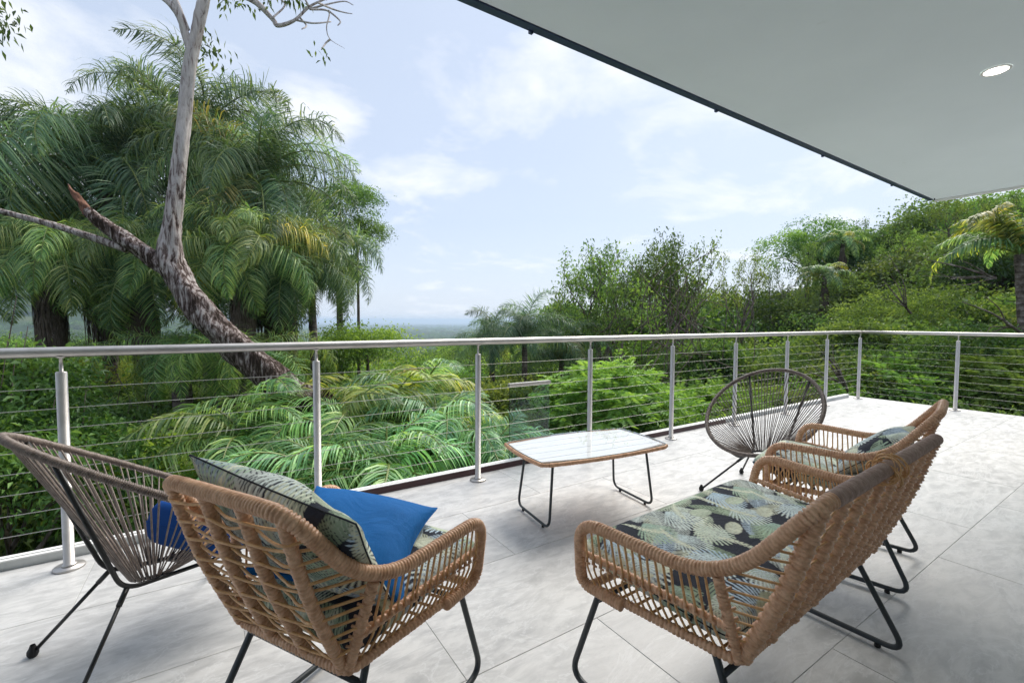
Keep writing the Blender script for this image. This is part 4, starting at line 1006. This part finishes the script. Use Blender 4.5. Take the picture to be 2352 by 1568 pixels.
# valley trees under the horizon
mid_lab = ['rounded dark green valley tree', 'fine textured valley tree', 'bright green valley tree', 'coarse leaved valley tree', 'yellow green valley tree', 'glossy valley tree']
for row, (d, y0, st) in enumerate(((75, 795, 34), (52, 800, 45), (36, 812, 60), (26, 828, 80), (19, 842, 95))):
    vx = -120+10*r_.normal()
    while vx < 1500:
        if not (d < 30 and 560 < vx < 700):
            k = int(r_.choice([0, 2, 2, 4, 4, 1, 5])); sc = .95+.5*r_.random(); yy = y0+15*r_.normal()+(10 if vx > 870 and vx < 1150 else -6)
            p = at(vx, d, yy+1.6*sc*1045/d); p[2] = max(p[2], float(gz(p[0], p[1]))+1.5)
            c_ = [(1.0, 1.1, .9), (1.3, 1.3, .9), (.6, .7, .7), (.9, 1.05, .9)][int(r_.integers(4))]
            tree('t', k, p, sc, mid_lab[k]+', '+where(vx, 4-row), GM, c_)
        vx += st*(1.0+.6*r_.random())
# understorey bushes between the deck and the valley
bush_lab = ['leafy dark bush', 'yellow green bush', 'narrow leaved bush', 'fine leaved bright bush', 'large leaved bush']
for row, (d, y0, st, s0) in enumerate(((14, 880, 75, 1.35), (11, 910, 90, 1.15), (8.6, 955, 110, 1.0), (7.0, 1010, 120, .9), (5.8, 1090, 150, .85))):
    vx = -100
    while vx < 2480:
        if True:
            k = int(r_.choice([0, 0, 2, 4, 1])) ; sc = s0*(.8+.4*r_.random()); yy = y0+22*r_.normal()
            if vx > 1650: yy += -25 if d > 10 else 0
            p = at(vx, d, yy+.8*sc*1045/d)
            c_ = [(1.25, 1.2, 1), (.9, 1.05, .9), (1.5, 1.35, .9), (1.1, 1.2, 1)][int(r_.integers(4))]
            ok = not (abs(vx-592) < 60 and d < 8) and (p[1] > 4.0 or p[0] > 9.9)
            if ok: tree('b', k, p, sc, bush_lab[k]+', '+where(vx, 4-row), GB, c_, 'bush', 'bush')
        vx += st*(.75+.5*r_.random())
# left near leafy shrubs
tree('b', 2, at(40, 4.8, 1090), .75, 'broad leaved shrub low at the left behind the first railing bay', None, (1.0, 1.1, .8), 'bush', 'bush')
tree('b', 0, at(-60, 5.2, 930), .9, 'dark broad leaved shrub at the left picture edge', None, (.8, .95, .8), 'bush', 'bush')
tree('t', 4, at(235, 12, 900), .55, 'yellow green leafy tree between the first post and ringed trunk', None, (1.5, 1.3, .9))
tree('t', 2, at(60, 11, 890), .5, 'light green tree left of the first steel post', None, (1.2, 1.1, .9))
# bright feathery shrub
def feathery(seed, Rr, n=420):
    r2_ = np.random.default_rng(seed); V = []; Q = []; T = []; m0 = 0
    for k in range(n):
        d = unit(r2_.normal(size=3)+np.array([0, 0, .5])); c = d*np.array([Rr, Rr, Rr*.8])*(.65+.4*r2_.random()); ax = unit(np.array([d[0], d[1], .15+.2*r2_.normal()])+.35*r2_.normal(size=3)); tt = np.clip(.5+.2*r2_.normal()+.25*d[2], 0, 1)
        for s in range(3):
            ax2 = unit(ax+.5*r2_.normal(size=3)*np.array([1, 1, .3])); L = .42*(.7+.5*r2_.random()); u = np.repeat(np.linspace(.15, 1, 9), 2); sd_ = np.tile([1, -1], 9)
            lat = unit(np.cross(ax2, [0, 0, 1.0])); base = c+ax2*u[:, None]*L-np.array([0, 0, 1])*(u**2)[:, None]*.10
            D = lat*sd_[:, None]+ax2*.5+np.array([0, 0, -.1]); v, q, t = leaves(base, D, .115, np.clip(tt+.1*r2_.normal(size=18), 0, 1), r2_, .34, .15)
            V.append(v); Q.append(q+m0); T.append(t); m0 += len(v)
    me = mesh('foliage', np.concatenate(V), np.concatenate(Q), M_leafy, False); setattr_tint(me, np.concatenate(T)); return me
FE = [feathery(1, 1.15), feathery(2, .9, 300)]
def fshrub(k, p, sc, label, c_):
    g_ = float(gz(p[0], p[1])); o = empty('feathery_shrub', (p[0], p[1], g_)); tag(o, label, 'shrub', 'bright feathery shrubs')
    f = link('foliage', FE[k], o, loc=(0, 0, p[2]-g_), rot=(0, 0, 1.0*k)); f.scale = (sc,)*3; f.color = (*c_, 1)
    t = link('stem', BP[0][1], o); t.scale = (1, 1, max(.3, (p[2]-g_)/1.6))
fshrub(0, at(1400, 8.3, 960), 1.0, 'large bright lime feathery shrub behind the glass table', (1.15, 1.2, .95))
fshrub(1, at(1545, 8.4, 1010), .9, 'small feathery shrub right of the large lime one', (1.0, 1.2, .9))
fshrub(1, at(1610, 9.2, 970), .9, 'medium green feathery shrub behind the round cord chair', (.9, 1.15, .9))
fshrub(1, at(1680, 8.8, 1010), .9, 'low feathery shrub behind the left of the round cord chair', (.9, 1.1, .8))
fshrub(0, at(1480, 9.3, 1000), .9, 'feathery shrub filling in behind the lime one', (1.2, 1.3, .9))
fshrub(1, at(2060, 11.0, 905), 1.0, 'bright feathery sprays behind the short right railing', (1.0, 1.2, .8))
fshrub(1, at(2300, 10.2, 900), 1.0, 'feathery sprays behind the last railing post', (1.1, 1.1, .7))

# ---- far wood: geometry-node instances of a light crown on the plain
lm, _ = crown_mesh('far_crown', M_leaf, 900, 4.6, 3.0, 7, 12, 12, .9, clr=.45)
lo_ = bpy.data.objects.new('far_crown', lm)
rr_ = np.random.default_rng(9); N = 9000
dd_ = 85*np.exp(rr_.random(N)**.9*np.log(5200/85)); tt_ = rr_.uniform(-1.35, .45, N)
XY = dd_[:, None]*(FH[:2]+RT[:2]*tt_[:, None]); keep = (rr_.random(N) < .97); XY = XY[keep]; dd_ = dd_[keep]
Zg = gz(XY[:, 0], XY[:, 1])+2.0
pm = mesh('distant_forest', np.c_[XY, Zg], [np.zeros((0, 3), int)] if False else [np.array([[0, 0, 0]])], None) if False else bpy.data.meshes.new('distant_forest')
pm.from_pydata(np.c_[XY, Zg].tolist(), [], [])
sa = pm.attributes.new('scl', 'FLOAT', 'POINT'); sa.data.foreach_set('value', ((.6+.9*rr_.random(len(XY)))*np.clip((dd_/300)**.45, .7, 2.6)).astype(np.float32))
fo = link('distant_forest', pm); tag(fo, 'hazy green woodland on the plain running out to the sea', 'forest', None, 'stuff')
ng = bpy.data.node_groups.new('forest_scatter', 'GeometryNodeTree'); ng.interface.new_socket('Geometry', in_out='INPUT', socket_type='NodeSocketGeometry'); ng.interface.new_socket('Geometry', in_out='OUTPUT', socket_type='NodeSocketGeometry')
gi = ng.nodes.new('NodeGroupInput'); go = ng.nodes.new('NodeGroupOutput'); ip = ng.nodes.new('GeometryNodeInstanceOnPoints'); oi_ = ng.nodes.new('GeometryNodeObjectInfo'); oi_.inputs['Object'].default_value = lo_
an = ng.nodes.new('GeometryNodeInputNamedAttribute'); an.data_type = 'FLOAT'; an.inputs[0].default_value = 'scl'
rv = ng.nodes.new('FunctionNodeRandomValue'); rv.data_type = 'FLOAT_VECTOR'; rv.inputs[0].default_value = (0, 0, 0); rv.inputs[1].default_value = (0, 0, 6.28)
ng.links.new(gi.outputs[0], ip.inputs['Points']); ng.links.new(oi_.outputs['Geometry'], ip.inputs['Instance']); ng.links.new(an.outputs[0], ip.inputs['Scale']); ng.links.new(rv.outputs[0], ip.inputs['Rotation']); ng.links.new(ip.outputs[0], go.inputs[0])
md = fo.modifiers.new('scatter', 'NODES'); md.node_group = ng

# ------------------------------------------------------------------ haze
hm = bpy.data.materials.new('haze_air'); hm.use_nodes = True; ht = NT(hm.node_tree); ht.N.remove(ht.N['Principled BSDF'])
pv = ht.n('ShaderNodeVolumePrincipled', i={'Color': (.66, .82, 1.0, 1), 'Density': .00034, 'Anisotropy': .2})
ht.L.new(pv.outputs[0], ht.N['Material Output'].inputs['Volume'])
hz_ = link('haze', MB().add(*box(-95000, 95000, -95000, 95000, -62, 16)).mesh('haze', hm, False)); tag(hz_, kind='stuff')
